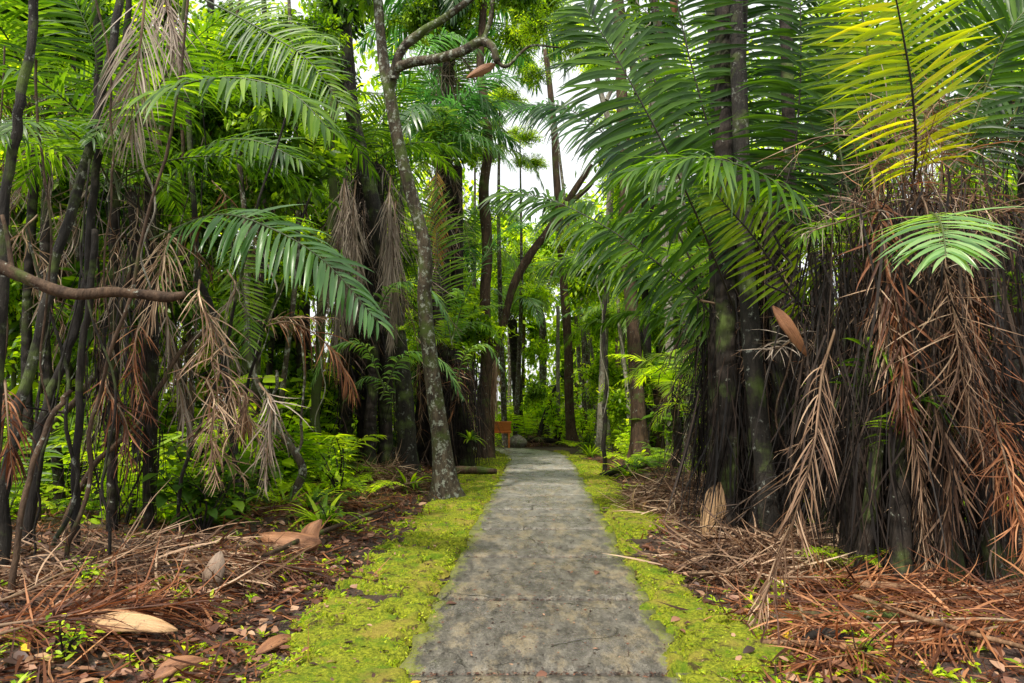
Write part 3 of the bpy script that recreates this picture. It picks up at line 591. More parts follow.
# broken limb: hangs across the left stems
root = thing('broken_limb', 'thick broken brown limb lying level across the black stems', 'branch', at(-40, 262, 5.1)); o_ = at(-40, 262, 5.1)
mb = MB(); tube(mb, [at(-60, 258, 5.0), at(-20, 262, 5.0), at(12, 272, 5.0), at(46, 287, 5.0), at(77, 294, 5.0), at(110, 292, 5.05), at(140, 294, 5.1), at(168, 297, 5.1), at(185, 294, 5.1)], [.052, .05, .042, .038, .036, .034, .04, .024], n=44, seg=12, rough=.35, wob=.008)
mb.build('branch', M['barkb'], root, o_)
mb = MB(); tube(mb, [at(12, 270, 5.0), at(8, 240, 5.0), at(2, 215, 5)], [.02, .012], n=8, seg=8, rough=.2); mb.build('side_branch', M['barkb'], root, o_)

# ------------------------------------------------------------------ palms
def palm(label, base, stems, crown, live=(), nlive=(), dead=(), custom=(), fibres=0, bark='barkpalm', name='palm_tree', group=None, fibspread=.4):
    """base (px,Y); stems [(dx,dy,r,topdx)] in metres; crown (px,py,Y); nlive [(kind,n,scale)]; dead [(kind,n,scale)]"""
    b = gp(*base); c = at(*crown); root = thing(name, label, 'palm tree', b, group)
    for dx, dy, r, tdx, hh in stems:
        p0 = np.array([b[0]+dx, b[1]+dy, float(gh(b[0]+dx, b[1]+dy))-.1]); p1 = np.array([c[0]+tdx, c[1]+dy*.4, c[2]*hh])
        mid = (p0+p1)/2+rng.normal(0, .06, 3)*np.array([1, 1, 0])
        mb = MB(); tube(mb, [p0, p0*.75+mid*.25+rng.normal(0, .02, 3), mid, p1], [r*1.1, r, r*.95, r*.9], n=26, seg=12, rough=.2, flare=.35); mb.build('trunk', M[bark], root, b)
    if fibres:
        mb = MB(); n = fibres; a = rng.random(n)*6.28; rr = fibspread*rng.random(n)**.6; zt = c[2]*(.25+.8*rng.random(n))
        f = zt/c[2]; B = np.stack([b[0]+(c[0]-b[0])*f+rr*np.cos(a)*1.3, b[1]+(c[1]-b[1])*f+rr*np.sin(a), zt], 1)
        P, _ = bend(B, np.stack([rng.normal(0, .25, n), rng.normal(0, .25, n), -np.ones(n)], 1), np.minimum(zt-b[2], .5+1.8*rng.random(n)), np.full(n, .8), 6, curl=rng.normal(0, .3, (n, 3)))
        P[:, :, 2] = np.maximum(P[:, :, 2], b[2]-.05)
        Wd = nrm(np.cross(np.array([0, 0, -1.]), rng.normal(0, 1, (n, 3)))); W = Wd[:, None]*(.003+.008*rng.random(n)**2)[:, None, None]*np.array([1, 1, 1, .9, .6, .2])[None, :, None]
        strips(mb, P, W, rng.random(n)**1.6*.8); mb.build('root_fibres', M['deaddark'], root, b)
    for kind, n, sc in nlive:
        a0 = rng.random()*6.28
        for i in range(n):
            put(root, FR[kind][i % len(FR[kind])], c+rng.normal(0, .08, 3), a0+i*2.399, sc*(.85+.3*rng.random()), b, tilt=rng.normal(.1, .25), name='frond')
    for kind, n, sc, z0, z1 in dead:
        a0 = rng.random()*6.28
        for i in range(n):
            f = rng.uniform(z0, z1); p = b+(c-b)*f+rng.normal(0, .1, 3)
            put(root, DF[kind][i % len(DF[kind])], p, a0+i*2.399+rng.normal(0, .3), sc*(.75+.5*rng.random()), b, tilt=rng.normal(-.1, .45), name='dead_frond')
    for cu in custom:
        mb = MB(); kw = dict(cu); pts = [at(*p) for p in kw.pop('pts')]; mt = kw.pop('mat'); rm = kw.pop('rm', 'rachis'); nm = kw.pop('nm', 'frond'); lab = kw.pop('lab', None)
        frond(mb, pts, **kw); o = mb.build(nm, [M[rm], M[mt]], root, b)
        if lab: o['label'] = lab
    return root

# A: near right palm clump
palm('nearest palm clump on the right with bright yellow fronds over a brown dead skirt', (915, 5.9),
     [(-.5, -.1, .06, -.25, .95), (-.3, -.35, .075, -.2, .9), (-.08, -.2, .05, -.05, .95), (.12, -.4, .08, 0, .85), (.4, -.35, .06, .15, .9), (.65, -.2, .08, .2, .9), (.9, -.3, .06, .35, .85), (1.2, -.1, .08, .5, .9), (-.4, .3, .1, -.3, .95), (-.1, .3, .1, -.1, .95), (.2, .3, .1, .1, .95), (.5, .3, .1, .3, .95), (.85, .3, .1, .5, .9), (1.3, .3, .1, .8, .9)],
     (915, 195, 6.3), nlive=[], fibres=1900, fibspread=.75,
     dead=[('dark', 16, .75, .4, .95), ('dead', 22, .6, .5, 1.0), ('red', 12, .55, .4, .98), ('grey', 7, .4, .6, 1.0), ('mess', 38, 1.1, .7, 1.12)],
     custom=[dict(pts=[(912, 190, 6.2), (916, 150, 5.9), (912, 90, 5.6), (902, 30, 5.4), (890, -30, 5.2), (884, -60, 5.1)], mat='palmyel', rm='rachisd', n=44, L=.72, w=.018, up=(-.25, -1, .45), droop=.45, a0=12, a1=40, vee=-.1, tint=(.3, 1), start=.1, lab='bright yellow frond with backlight put into its colour'),
             dict(pts=[(880, 200, 6.6), (872, 110, 6.5), (866, 40, 6.4), (858, -10, 6.3), (850, -60, 6.2)], mat='palmyel', rm='rachis', n=48, L=.62, w=.017, up=(-.1, -1, .4), droop=.45, a0=12, a1=40, vee=-.1, tint=(.0, .6), start=.15, lab='yellow green frond behind the brightest one'),
             dict(pts=[(925, 212, 6.2), (933, 214, 5.6), (940, 222, 5.0), (944, 238, 4.6), (946, 256, 4.4)], mat='palmpale', rm='rachis', n=30, L=.52, w=.019, up=(0, -.1, 1), droop=.75, a0=5, a1=50, vee=.1, tint=(.3, 1), start=.25, lab='pale green frond reaching toward the viewer'),
             dict(pts=[(950, 180, 6.4), (985, 90, 6.3), (1010, 30, 6.1), (1045, -10, 6)], mat='palm', n=40, L=.6, w=.022, up=(-.5, -.8, .3), droop=.6, tint=(.0, .5)),
             dict(pts=[(940, 180, 6.9), (950, 90, 6.9), (975, 20, 6.9), (1000, -40, 6.9)], mat='palm', n=40, L=.7, w=.022, up=(-.2, -1, .3), droop=.5, tint=(.0, .5)),
             dict(pts=[(955, 200, 6.6), (990, 140, 6.5), (1030, 110, 6.4), (1080, 110, 6.3)], mat='palm', n=40, L=.6, w=.02, up=(0, -.7, .7), droop=.9, tint=(.0, .5)),
             dict(pts=[(860, 260, 6.9), (840, 150, 7), (825, 50, 7.1), (815, -40, 7.2)], mat='palm', n=44, L=.75, w=.022, up=(.1, -1, .2), droop=.6, tint=(.0, .45)),
             dict(pts=[(850, 430, 6.2), (870, 350, 5.9), (905, 370, 5.7), (935, 420, 5.6)], mat='palm', n=26, L=.4, w=.014, droop=.8, tint=(.4, .9)),
             dict(pts=[(870, 300, 6.6), (850, 240, 6.4), (830, 220, 6.2), (800, 240, 6.0)], mat='palm', n=40, L=.45, w=.015, droop=.9, tint=(.3, .9)),
             dict(pts=[(890, 470, 6.0), (900, 420, 5.7), (925, 400, 5.6), (955, 430, 5.5)], mat='palm', n=30, L=.35, w=.012, droop=.8, tint=(.5, 1)),
             dict(pts=[(1000, 330, 6.2), (1020, 280, 6.0), (1050, 280, 5.9)], mat='palm', n=30, L=.45, w=.014, droop=.8, tint=(.3, .9)),
             dict(pts=[(870, 160, 6.3), (885, 250, 5.8), (900, 330, 5.6), (905, 420, 5.5)], nm='dead_frond', mat='deadred', rm='rachisb', n=60, L=.55, w=.010, a0=60, a1=76, up=(-.3, -1, .1), droop=1.0, jit=.25, curl=.4, tint=(.1, .7), tw=.6),
             dict(pts=[(940, 300, 5.9), (930, 380, 5.6), (950, 470, 5.4), (945, 540, 5.4)], nm='dead_frond', mat='dead', rm='rachisb', n=60, L=.5, w=.010, a0=62, a1=78, up=(.3, -1, .1), droop=1.0, jit=.25, curl=.4, tint=(.1, .7), tw=.6),
             # drawn dead fronds in front
             dict(pts=[(870, 255, 6), (880, 300, 5.7), (893, 365, 5.6), (915, 440, 5.5), (925, 520, 5.5)], nm='dead_frond', mat='dead', rm='rachisb', n=64, L=.45, w=.0055, a0=60, a1=78, up=(0, -1, .1), droop=1.2, jit=.2, curl=.4, tint=(.5, 1), tw=.6),
             dict(pts=[(905, 420, 5.9), (915, 480, 5.8), (925, 550, 5.7), (930, 600, 5.6)], nm='dead_frond', mat='dead', rm='rachisb', n=64, L=.45, w=.0055, a0=60, a1=78, up=(0, -1, .1), droop=1.2, jit=.25, curl=.5, tint=(.5, 1), tw=.6),
             dict(pts=[(960, 250, 5.9), (975, 330, 5.6), (985, 420, 5.5), (1000, 500, 5.4)], nm='dead_frond', mat='deadred', rm='rachisb', n=80, L=.6, w=.005, a0=55, a1=75, up=(.2, -1, .1), droop=1.2, jit=.35, curl=.6, tint=(.3, .9), tw=.6),
             dict(pts=[(930, 240, 6), (950, 290, 5.6), (960, 360, 5.4), (975, 440, 5.3)], nm='dead_frond', mat='dead', rm='rachisb', n=80, L=.6, w=.005, a0=50, a1=75, up=(.2, -1, .1), droop=1.0, jit=.35, curl=.6, tint=(.2, .9), tw=.6),
             dict(pts=[(985, 400, 5.6), (1000, 440, 5.3), (1015, 500, 5.1), (1030, 560, 5.0)], nm='dead_frond', mat='deadred', rm='rachisb', n=70, L=.45, w=.006, a0=45, a1=75, up=(-.3, -1, .1), droop=.7, jit=.4, curl=.6, tint=(.4, 1), tw=.6),
             dict(pts=[(905, 200, 6.2), (860, 215, 5.9), (800, 235, 5.8)], nm='dead_frond', mat='deadgrey', rm='rachisb', n=26, L=.4, w=.005, a0=45, a1=75, droop=.8, jit=.5, tint=(.3, 1), tw=.8),
             dict(pts=[(905, 200, 6.2), (950, 195, 5.9), (1010, 215, 5.8)], nm='dead_frond', mat='dead', rm='rachisb', n=26, L=.5, w=.005, a0=35, a1=75, droop=.9, jit=.6, tint=(.3, 1), tw=.8),
             dict(pts=[(890, 230, 6.2), (880, 150, 6.0), (940, 120, 5.8), (985, 85, 5.7)], nm='dead_frond', mat='dead', rm='rachisb', n=16, L=.35, w=.004, a0=35, a1=75, droop=.5, jit=.6, tint=(.3, 1), tw=.8, rr=.008)])
# B: second palm clump
palm('second palm clump on the right with long fronds arching over the path', (772, 7.4),
     [(-.42, .0, .11, -.35, 2.6), (-.2, .25, .10, -.12, 2.6), (-.08, -.35, .09, .0, 1.5), (.3, .1, .07, .35, 2.6), (.5, -.2, .06, .5, 1.3), (-.5, .3, .08, -.5, 1.3), (-.3, .6, .1, -.2, 1.4), (.15, .4, .1, .2, 1.4), (.62, .1, .07, .7, 1.4), (.1, -.3, .045, .25, 1.4), (-.28, -.3, .045, -.3, 1.1)],
     (765, 290, 7.9), fibres=1900, fibspread=.6,
     dead=[('dark', 16, .85, .7, 1.6), ('dead', 16, .6, .5, 1.2), ('grey', 5, .5, .7, 1.2), ('mess', 22, .8, .45, 1.3)],
     custom=[dict(pts=[(742, 330, 7.6), (705, 235, 7.2), (670, 158, 6.9), (640, 100, 6.8), (612, 50, 6.8), (585, 8, 6.8)], mat='palm', rm='rachisd', n=84, L=1.0, w=.026, up=(.25, -1, .35), droop=.7, a0=5, a1=50, vee=-.1, tint=(.05, .6), start=.12, lab='largest frond rising steeply to the left', tipL=.4),
             dict(pts=[(745, 370, 7.9), (700, 300, 8), (640, 250, 8.2), (590, 218, 8.4), (545, 198, 8.6), (505, 192, 8.8)], mat='palm', rm='rachisd', n=84, L=.78, w=.024, up=(0, -.75, 1), droop=1.1, a0=12, a1=45, tint=(.1, .75), start=.12, tipL=.6),
             dict(pts=[(700, 280, 8.8), (650, 180, 9), (600, 130, 9.2), (560, 106, 9.4), (524, 106, 9.6)], mat='palmblue', rm='rachisd', n=70, L=.85, w=.022, up=(0, -.7, 1), droop=1.2, a0=12, a1=45, tint=(.05, .8), start=.15, tipL=.6),
             dict(pts=[(730, 420, 8.6), (690, 330, 8.8), (640, 275, 9.0), (590, 255, 9.2), (545, 265, 9.4)], mat='palm', n=70, L=.7, w=.02, up=(0, -.7, 1), droop=1.1, a0=12, a1=45, tint=(.2, .9), tipL=.6),
             dict(pts=[(830, 235, 6.6), (780, 185, 6.3), (720, 160, 6.2), (670, 160, 6.2), (628, 172, 6.2)], mat='palm', n=54, L=.8, w=.02, up=(0, -.5, 1), droop=1.0, a0=10, a1=50, tint=(.3, .85), start=.12),
             dict(pts=[(812, 320, 6.8), (790, 290, 6.7), (755, 239, 6.6), (730, 210, 6.5), (709, 186, 6.5)], mat='palmyel', rm='rachisd', n=36, L=.48, w=.018, up=(-.1, -1, .3), droop=.35, a0=10, a1=45, vee=-.05, tint=(.0, .7), lab='small yellow green frond in the gap'),
             dict(pts=[(757, 280, 8.2), (750, 180, 8.2), (744, 80, 8.2), (738, 0, 8.2), (732, -50, 8.2)], mat='palm', rm='rachisd', n=60, L=.75, w=.026, up=(0, -1, .3), droop=.6, a0=5, a1=40, tint=(.0, .5)),
             dict(pts=[(745, 250, 7.8), (715, 150, 7.7), (690, 60, 7.6), (672, -20, 7.6), (660, -70, 7.6)], mat='palm', rm='rachisd', n=60, L=.85, w=.026, up=(.1, -1, .3), droop=.7, a0=5, a1=45, tint=(.05, .6)),
             dict(pts=[(760, 260, 7.4), (790, 170, 7.2), (800, 90, 7.1), (800, 0, 7.0), (795, -60, 7)], mat='palm', rm='rachisd', n=60, L=.75, w=.024, up=(.1, -1, .3), droop=.7, a0=5, a1=45, tint=(.0, .5)),
             dict(pts=[(700, 200, 9), (660, 90, 9.2), (610, 20, 9.4), (565, -15, 9.6), (530, -20, 9.8)], mat='palm', rm='rachisd', n=60, L=.8, w=.024, up=(0, -.7, 1), droop=1.0, a0=10, a1=50, tint=(.1, .7)),
             dict(pts=[(800, 280, 8.4), (800, 180, 8.4), (790, 80, 8.4), (775, 0, 8.3)], mat='palm', rm='rachisd', n=54, L=.8, w=.022, up=(0, -1, .2), droop=.6, a0=5, a1=40, tint=(.0, .4)),
             dict(pts=[(760, 300, 9), (720, 150, 9.2), (690, 60, 9.4), (680, -20, 9.5)], mat='palm', n=54, L=.9, w=.022, up=(.2, -1, .2), droop=.7, a0=5, a1=45, tint=(.1, .6)),
             dict(pts=[(745, 340, 8.6), (700, 250, 8.8), (655, 215, 9), (615, 225, 9.2), (585, 255, 9.3)], mat='palm', n=60, L=.6, w=.022, droop=1.0, tint=(.2, .8)),
             dict(pts=[(755, 400, 8.4), (720, 350, 8.6), (670, 320, 8.8), (630, 312, 9), (600, 325, 9.2)], mat='palm', n=48, L=.5, w=.018, droop=1.1, tint=(.2, .8)),
             dict(pts=[(730, 440, 9), (700, 380, 9.4), (665, 355, 9.7), (635, 370, 9.9)], mat='palmfar', n=40, L=.5, w=.016, droop=.8, tint=(.4, .9)),
             dict(pts=[(740, 380, 9), (720, 330, 9.4), (690, 290, 9.7), (650, 280, 9.9)], mat='palm', n=44, L=.7, w=.018, droop=.9, tint=(.2, .8)),
             dict(pts=[(700, 300, 7.7), (722, 310, 7.6), (732, 360, 7.5), (738, 420, 7.5)], nm='dead_frond', mat='deaddark', rm='rachisb', n=30, L=.4, w=.006, a0=50, a1=75, up=(0, -1, 0), droop=1, jit=.2, tint=(.4, 1)),
             dict(pts=[(805, 330, 6.5), (785, 345, 6.3), (770, 350, 6.2)], nm='dead_frond', mat='deadgrey', rm='rachisb', n=16, L=.32, w=.006, a0=20, a1=75, droop=.9, jit=.5, tint=(.3, 1), tw=.8),
             dict(pts=[(835, 330, 5.9), (822, 375, 5.2), (815, 440, 4.95), (795, 515, 4.9), (772, 580, 4.95), (752, 628, 4.75)], nm='dead_frond', mat='dead', rm='rachisb', n=60, L=.42, w=.0055, a0=55, a1=70, up=(.1, -1, .1), droop=1.1, jit=.14, curl=.25, broken=.1, tint=(.4, 1), tw=.5, start=.1, rr=.012, lab='long pinkish brown frond drooping to the moss')])
# third, further back at the right verge
palm('low dead-skirted palm behind the second clump on the right', (715, 11.5), [(0, 0, .12, 0, 1), (.5, .3, .12, .3, 1.1), (.9, 0, .12, .5, 1.1)], (720, 300, 11.5), nlive=[('green', 5, .8)], dead=[('dark', 10, 1, .8, 1), ('dead', 6, .8, .8, 1)], fibres=500,
     custom=[dict(pts=[(705, 440, 11.5), (690, 410, 11.4), (670, 405, 11.3), (655, 425, 11.2)], mat='leafb', n=26, L=.4, w=.014, droop=.6)])
palm('tall palm with bright fronds behind the yellow frond', (850, 10.5), [(0, 0, .13, 0, .97), (.6, .5, .12, .5, .95)], (850, 120, 10.5), nlive=[('green', 12, 1.1), ('far', 6, 1.)], dead=[('dark', 8, 1.1, .7, 1)], fibres=300)
palm('palm at the right edge behind the dead skirt', (1040, 9), [(0, 0, .13, 0, 1), (.6, .5, .12, .5, 1)], (1030, 120, 9), nlive=[('green', 12, 1.0)], dead=[('dark', 6, 1.1, .7, 1), ('dead', 5, 1, .7, 1)], fibres=300)

# C: left middle palms
palm('shaggy palm with grey dead skirt left of the mottled tree', (368, 14.2), [(-.5, 0, .14, -.1, 1), (-.1, .3, .16, 0, 1), (.35, 0, .14, .15, 1), (.1, -.3, .12, .1, 1)], (368, 165, 14.2),
     nlive=[('green', 8, .95)], dead=[('grey', 14, 1.0, .8, 1), ('dark', 12, 1.2, .5, .8), ('dead', 8, 1, .5, .75)], fibres=900, fibspread=.6,
     custom=[dict(pts=[(x_, 160+dy, 12.2), (x_-3, 200+dy, 12.1), (x_-1, 250+dy, 12.1), (x_-6, 300+dy, 12.1)], nm='dead_frond', mat='deadgrey', rm='rachisb', n=70, L=.9, w=.007, a0=70, a1=84, up=(.1, -1, .1), droop=1.4, jit=.14, curl=.3, tint=(.3, 1)) for x_, dy in ((347, 0), (356, 20), (391, 15), (396, 40), (340, 60))]
     +[dict(pts=[(x_, y_, 12), (x_+dx*.4, y_-45, 11.8), (x_+dx, y_-40, 11.7), (x_+dx*1.35, y_-5, 11.6)], mat='palmpale', n=40, L=.45, w=.018, droop=1.0, tint=(.2, .9)) for x_, y_, dx in ((370, 330, 60), (360, 300, -50), (385, 390, -55), (380, 400, 60))])
palm('dark palm stump clump with drooping fronds beside the slim brown tree', (452, 15.6), [(-.7, .3, .2, -.3, 1), (-.3, 0, .17, -.1, 1), (.1, .2, .18, 0, 1), (.38, -.1, .16, .1, .95), (.2, .6, .17, .1, 1.)], (450, 350, 15.6),
     nlive=[('pale', 7, .75), ('bright', 5, .8)], dead=[('dark', 14, .9, .7, 1), ('red', 4, .7, .8, 1.), ('dead', 8, .8, .7, 1)], fibres=1000, fibspread=.6,
     custom=[dict(pts=[(452, 340, 15), (470, 285, 15), (500, 235, 15.2), (525, 225, 15.4)], mat='palmblue', n=50, L=.8, w=.018, droop=.7, tint=(.2, .8)),
             dict(pts=[(452, 345, 15), (440, 280, 15), (436, 230, 15.2), (430, 190, 15.4)], mat='palm', n=50, L=.9, w=.018, up=(0, -1, .2), droop=.7, tint=(.5, 1)),
             dict(pts=[(400, 420, 13.8), (385, 385, 13.5), (365, 378, 13.3), (345, 400, 13.2)], mat='palmpale', n=30, L=.35, w=.014, droop=.9, tint=(.4, 1)),
             dict(pts=[(452, 400, 14.8), (465, 355, 14.6), (485, 345, 14.5), (500, 365, 14.4)], mat='palmpale', n=30, L=.4, w=.014, droop=.9, tint=(.4, 1))])
palm('tall palm with blue green drooping fronds above the path end', (435, 18), [(0, 0, .2, 0, 1), (.5, .4, .18, .2, 1), (-.4, .2, .18, -.1, 1)], (447, 165, 17.5), nlive=[('blue', 9, 1.25), ('far', 6, 1.1)], dead=[('grey', 6, 1, .8, 1), ('dead', 5, 1, .8, 1)], fibres=300,
     custom=[dict(pts=[(437, 160, 16.5), (436, 190, 16.2), (438, 230, 16.1), (440, 262, 16.1)], nm='dead_frond', mat='orange', rm='rachisb', n=40, L=.55, w=.016, a0=45, a1=65, up=(0, -1, .1), droop=.8, jit=.12, lab='orange yellow dying frond hanging down'),
             dict(pts=[(437, 150, 17), (450, 110, 16.5), (480, 95, 16.2), (500, 130, 16)], mat='palmblue', n=60, L=1.0, w=.016, droop=1.3),
             dict(pts=[(437, 165, 17), (455, 138, 16.5), (485, 138, 16.2), (512, 165, 16)], mat='palmblue', n=60, L=.9, w=.016, droop=1.3, tint=(.4, 1))])
palm('palm with fronds hanging above the bare branch at top centre', (420, 21), [(0, 0, .2, 0, 1)], (452, 30, 20), nlive=[('blue', 12, 1.6), ('far', 4, 1.2)], dead=[('grey', 5, 1.4, .8, 1)],
     custom=[dict(pts=[(410, 70, 15), (430, 40, 14.5), (455, 35, 14.2), (480, 50, 14)], mat='palmblue', n=50, L=.6, w=.018, droop=1.2, tint=(.5, 1))])
palm('pale drooping palm far beyond the orange sign', (520, 27), [(0, 0, .18, 0, 1)], (512, 320, 26), nlive=[('pale', 10, 1.3), ('far', 5, 1.2)], dead=[])
palm('bright green palm left of the shaggy one', (300, 17), [(0, 0, .18, 0, 1)], (300, 200, 17), nlive=[('far', 12, 1.2)], dead=[('grey', 4, 1, .8, 1)])
palm('green palm deep in the woods right of the path end', (690, 20), [(0, 0, .18, 0, 1)], (690, 230, 20), nlive=[('far', 14, 1.3)], dead=[('grey', 3, 1, .8, 1)])
# L: near left palm
palm('near palm on the left with long arching fronds and grey dead skirt', (128, 7.4), [(-.15, 0, .05, -.1, 1.3), (.15, .2, .05, .05, 1), (.0, .45, .055, .1, 1.3)], (122, 190, 7.2), fibres=160, fibspread=.3,
     nlive=[('green', 9, .85)], dead=[('grey', 3, .7, .9, 1.1), ('dead', 3, .6, .7, 1)],
     custom=[dict(pts=[(120, 150, 7), (146, 104, 6.3), (185, 84, 5.9), (235, 78, 5.7), (290, 92, 5.6), (330, 130, 5.5)], mat='palm', n=52, L=.62, w=.022, droop=1.1, a0=20, a1=50, up=(-.1, -.45, 1), tint=(.35, 1)),
             dict(pts=[(150, 240, 7), (215, 215, 6.5), (270, 228, 6.3), (325, 262, 6.2), (378, 322, 6.1)], mat='palmpale', n=48, L=.6, w=.022, droop=1.2, a0=15, a1=50, up=(-.2, -.7, 1), tint=(.1, .7)),
             dict(pts=[(205, 0, 9), (235, 15, 8.6), (270, 35, 8.4), (310, 62, 8.3), (345, 112, 8.2)], mat='palm', n=50, L=.62, w=.018, droop=.7, a0=10, a1=45, tint=(.4, 1), up=(-.4, -.8, .6)),
             dict(pts=[(150, 200, 8), (200, 150, 7.8), (250, 140, 7.6), (300, 160, 7.5)], mat='palm', n=50, L=.7, w=.02, droop=1.1, a0=10, a1=45, tint=(.1, .7), up=(-.1, -.5, .8)),
             dict(pts=[(225, 230, 8), (238, 265, 7.9), (246, 310, 7.9), (250, 350, 7.9)], mat='palm', n=36, L=.36, w=.012, droop=.3, a0=15, a1=40, tint=(.3, .9), up=(0, -1, .1)),
             dict(pts=[(120, 200, 7), (100, 110, 6.8), (95, 50, 6.6), (75, 0, 6.5)], mat='palm', n=40, L=.6, w=.012, droop=.5, a0=15, a1=45, tint=(.1, .6), up=(0, -1, .3)),
             dict(pts=[(147, -30, 6), (142, 30, 6), (134, 90, 6.1), (130, 140, 6.2)], nm='dead_frond', mat='deadgrey', rm='rachisb', n=40, L=.75, w=.007, a0=55, a1=75, up=(.2, -1, .1), droop=.8, jit=.12, rr=.016, tint=(.4, 1), lab='grey hanging dead frond with a pale stalk'),
             dict(pts=[(160, -30, 6.2), (165, 0, 6.2), (172, 30, 6.1), (180, 60, 6.1)], nm='dead_frond', mat='deadgrey', rm='rachisb', n=44, L=.5, w=.006, a0=65, a1=80, up=(.2, -1, .1), droop=1, jit=.2, rr=.01, tint=(.4, 1)),
             dict(pts=[(170, 225, 7.2), (168, 240, 7), (160, 270, 6.8), (150, 320, 6.8)], nm='dead_frond', mat='dead', rm='rachisb', n=36, L=.6, w=.006, a0=55, a1=78, up=(0, -1, 0), droop=.8, jit=.25, tint=(.4, 1))])

palm('dark green palm at the far left edge behind the leaning black trunks', (30, 8.8), [(0, 0, .06, 0, .95), (.25, .2, .06, .1, .95)], (38, 110, 8.8), nlive=[('green', 11, .95)], dead=[('grey', 3, .7, .9, 1), ('dead', 3, .7, .8, 1), ('mess', 5, 1., .8, 1)])
palm('palm with feathery fronds between the left stems and the mossy trunk', (262, 10.2), [(0, 0, .07, 0, .95)], (268, 150, 10.2), nlive=[('green', 10, .9)], dead=[('dead', 4, .7, .8, 1), ('mess', 6, 1., .8, 1)])
palm('small bright palm left of the broken limb in the thicket', (200, 11.5), [(0, 0, .07, 0, .95)], (170, 330, 11.5), nlive=[('green', 8, .75)], dead=[('red', 4, .5, .8, 1), ('mess', 5, .9, .8, 1)])
palm('light green palm arching over the far bend of the path', (455, 23), [(0, 0, .12, 0, .97)], (460, 250, 23), nlive=[('far', 8, 1.1), ('blue', 3, 1.0)], dead=[('grey', 2, .9, .8, 1)])
palm('small pale palm beyond the thin dark sapling', (640, 21), [(0, 0, .09, 0, .97)], (640, 340, 21), nlive=[('far', 10, 1.0), ('pale', 3, 1.0)], dead=[('grey', 2, .9, .8, 1)])
palm('low bright palm at the right verge before the second clump', (672, 13), [(0, 0, .08, 0, .97)], (672, 390, 13), nlive=[('bright', 12, .85)], dead=[('mess', 6, .8, .7, 1)])
palm('tall palm whose fronds hang into the white sky gap from the left', (425, 24), [(0, 0, .1, 0, .97)], (452, 120, 24), nlive=[('blue', 8, 1.3), ('far', 4, 1.2)], dead=[('grey', 3, 1.1, .8, 1)])
palm('tall palm whose fronds hang into the white sky gap from the right', (660, 24), [(0, 0, .1, 0, .97)], (655, 130, 24), nlive=[('blue', 4, 1.1), ('far', 8, 1.1)], dead=[('grey', 3, 1.1, .8, 1)])
tree('smooth dark trunk with pale lichen spots in front of the second palm clump', [(772, 560, 6.8), (768, 500, 6.8), (760, 430, 6.9), (754, 380, 6.9), (750, 320, 7.0), (744, 200, 7.3), (738, 60, 7.6), (734, -60, 7.8)], [.10, .09, .088, .085, .08], M['barkl'], flare=.3, crowns=[])
tree('dark lichen marked trunk standing left of the upright tan bract', [(722, 520, 8.0), (724, 430, 8.0), (726, 330, 8.0), (722, 200, 8.2), (716, 60, 8.4), (708, -60, 8.6)], [.10, .09, .085, .08], M['barkl'], flare=.3)
# ------------------------------------------------------------------ dead fronds caught in branches
def dfrond(label, pts, mat='dead', name='hanging_frond', cat='dead frond', group=None, ground=False, **k):
    W = [at(*p) for p in pts]
    if ground:
        for w_ in W: w_[2] = float(gh(w_[0], w_[1]))+ground
    root = thing(name, label, cat, W[0], group); kw = dict(n=34, L=.5, w=.008, a0=50, a1=72, droop=1.1, jit=.25, vee=0, up=(0, -.6, .8), tint=(.2, 1), tw=.6, rr=.01); kw.update(k)
    mb = MB(); frond(mb, W, mr=0, ml=0, **kw); o = mb.build('leaflets', [M[mat]], root, W[0])
    mb2 = MB(); tube(mb2, W, [kw['rr']*1.15, kw['rr']*.35], n=20, seg=6); mb2.build('stalk', M['rachisb'], root, W[0]); return root
dfrond('red brown dead frond drooping in mid-air left of the dark palms', [(262, 327, 9), (290, 322, 9), (320, 338, 9), (342, 365, 9), (355, 395, 9)], 'deadred', L=.55, n=44, droop=1.6)
dfrond('dark brown dead frond bent over the left undergrowth', [(192, 372, 8.5), (215, 385, 8.5), (238, 405, 8.5), (247, 430, 8.5)], 'deadred', L=.6, n=36, droop=1.8)
dfrond('rusty dead frond lying level between the left trunks', [(250, 322, 10), (290, 318, 10), (330, 318, 10)], 'dead', L=.35, n=30, droop=1.3)
dfrond('pinkish dead frond hanging from the leaning brown trunk', [(498, 352, 19.5), (495, 365, 19.3), (492, 390, 19.3), (490, 415, 19.3)], 'dead', L=1.1, n=50, a0=68, a1=82, droop=2.2, w=.012, tint=(.6, 1), jit=.12)
dfrond('brown dead frond hanging at the far left edge', [(5, 380, 5.5), (8, 420, 5.4), (12, 470, 5.4)], 'deadred', L=.4, n=24)
dfrond('thin dead frond hanging in the middle of the left thicket', [(165, 300, 7.5), (170, 340, 7.5), (182, 400, 7.5), (190, 440, 7.5)], 'deadgrey', L=.5, n=34, a0=65, a1=80)
dfrond('grey dead frond hanging behind the middle left stems', [(130, 300, 8), (118, 350, 8), (100, 410, 8), (85, 450, 8)], 'deadgrey', L=.5, n=34, a0=65, a1=80)

for i in range(16):
    Y = rng.uniform(6.5, 11); px = rng.uniform(0, 300); py = rng.uniform(180, 400)
    dfrond('dead palm frond caught among the left thicket stems', [(px, py, Y), (px+rng.uniform(-15, 15), py+20, Y-.2), (px+rng.uniform(-25, 25), py+55, Y-.2), (px+rng.uniform(-30, 30), py+100, Y-.2)], ['dead', 'deadred', 'deadgrey', 'dead'][i % 4], group='dead fronds caught in the left thicket', L=.45, n=30, w=.006, a0=60, a1=80, jit=.35, curl=.6)
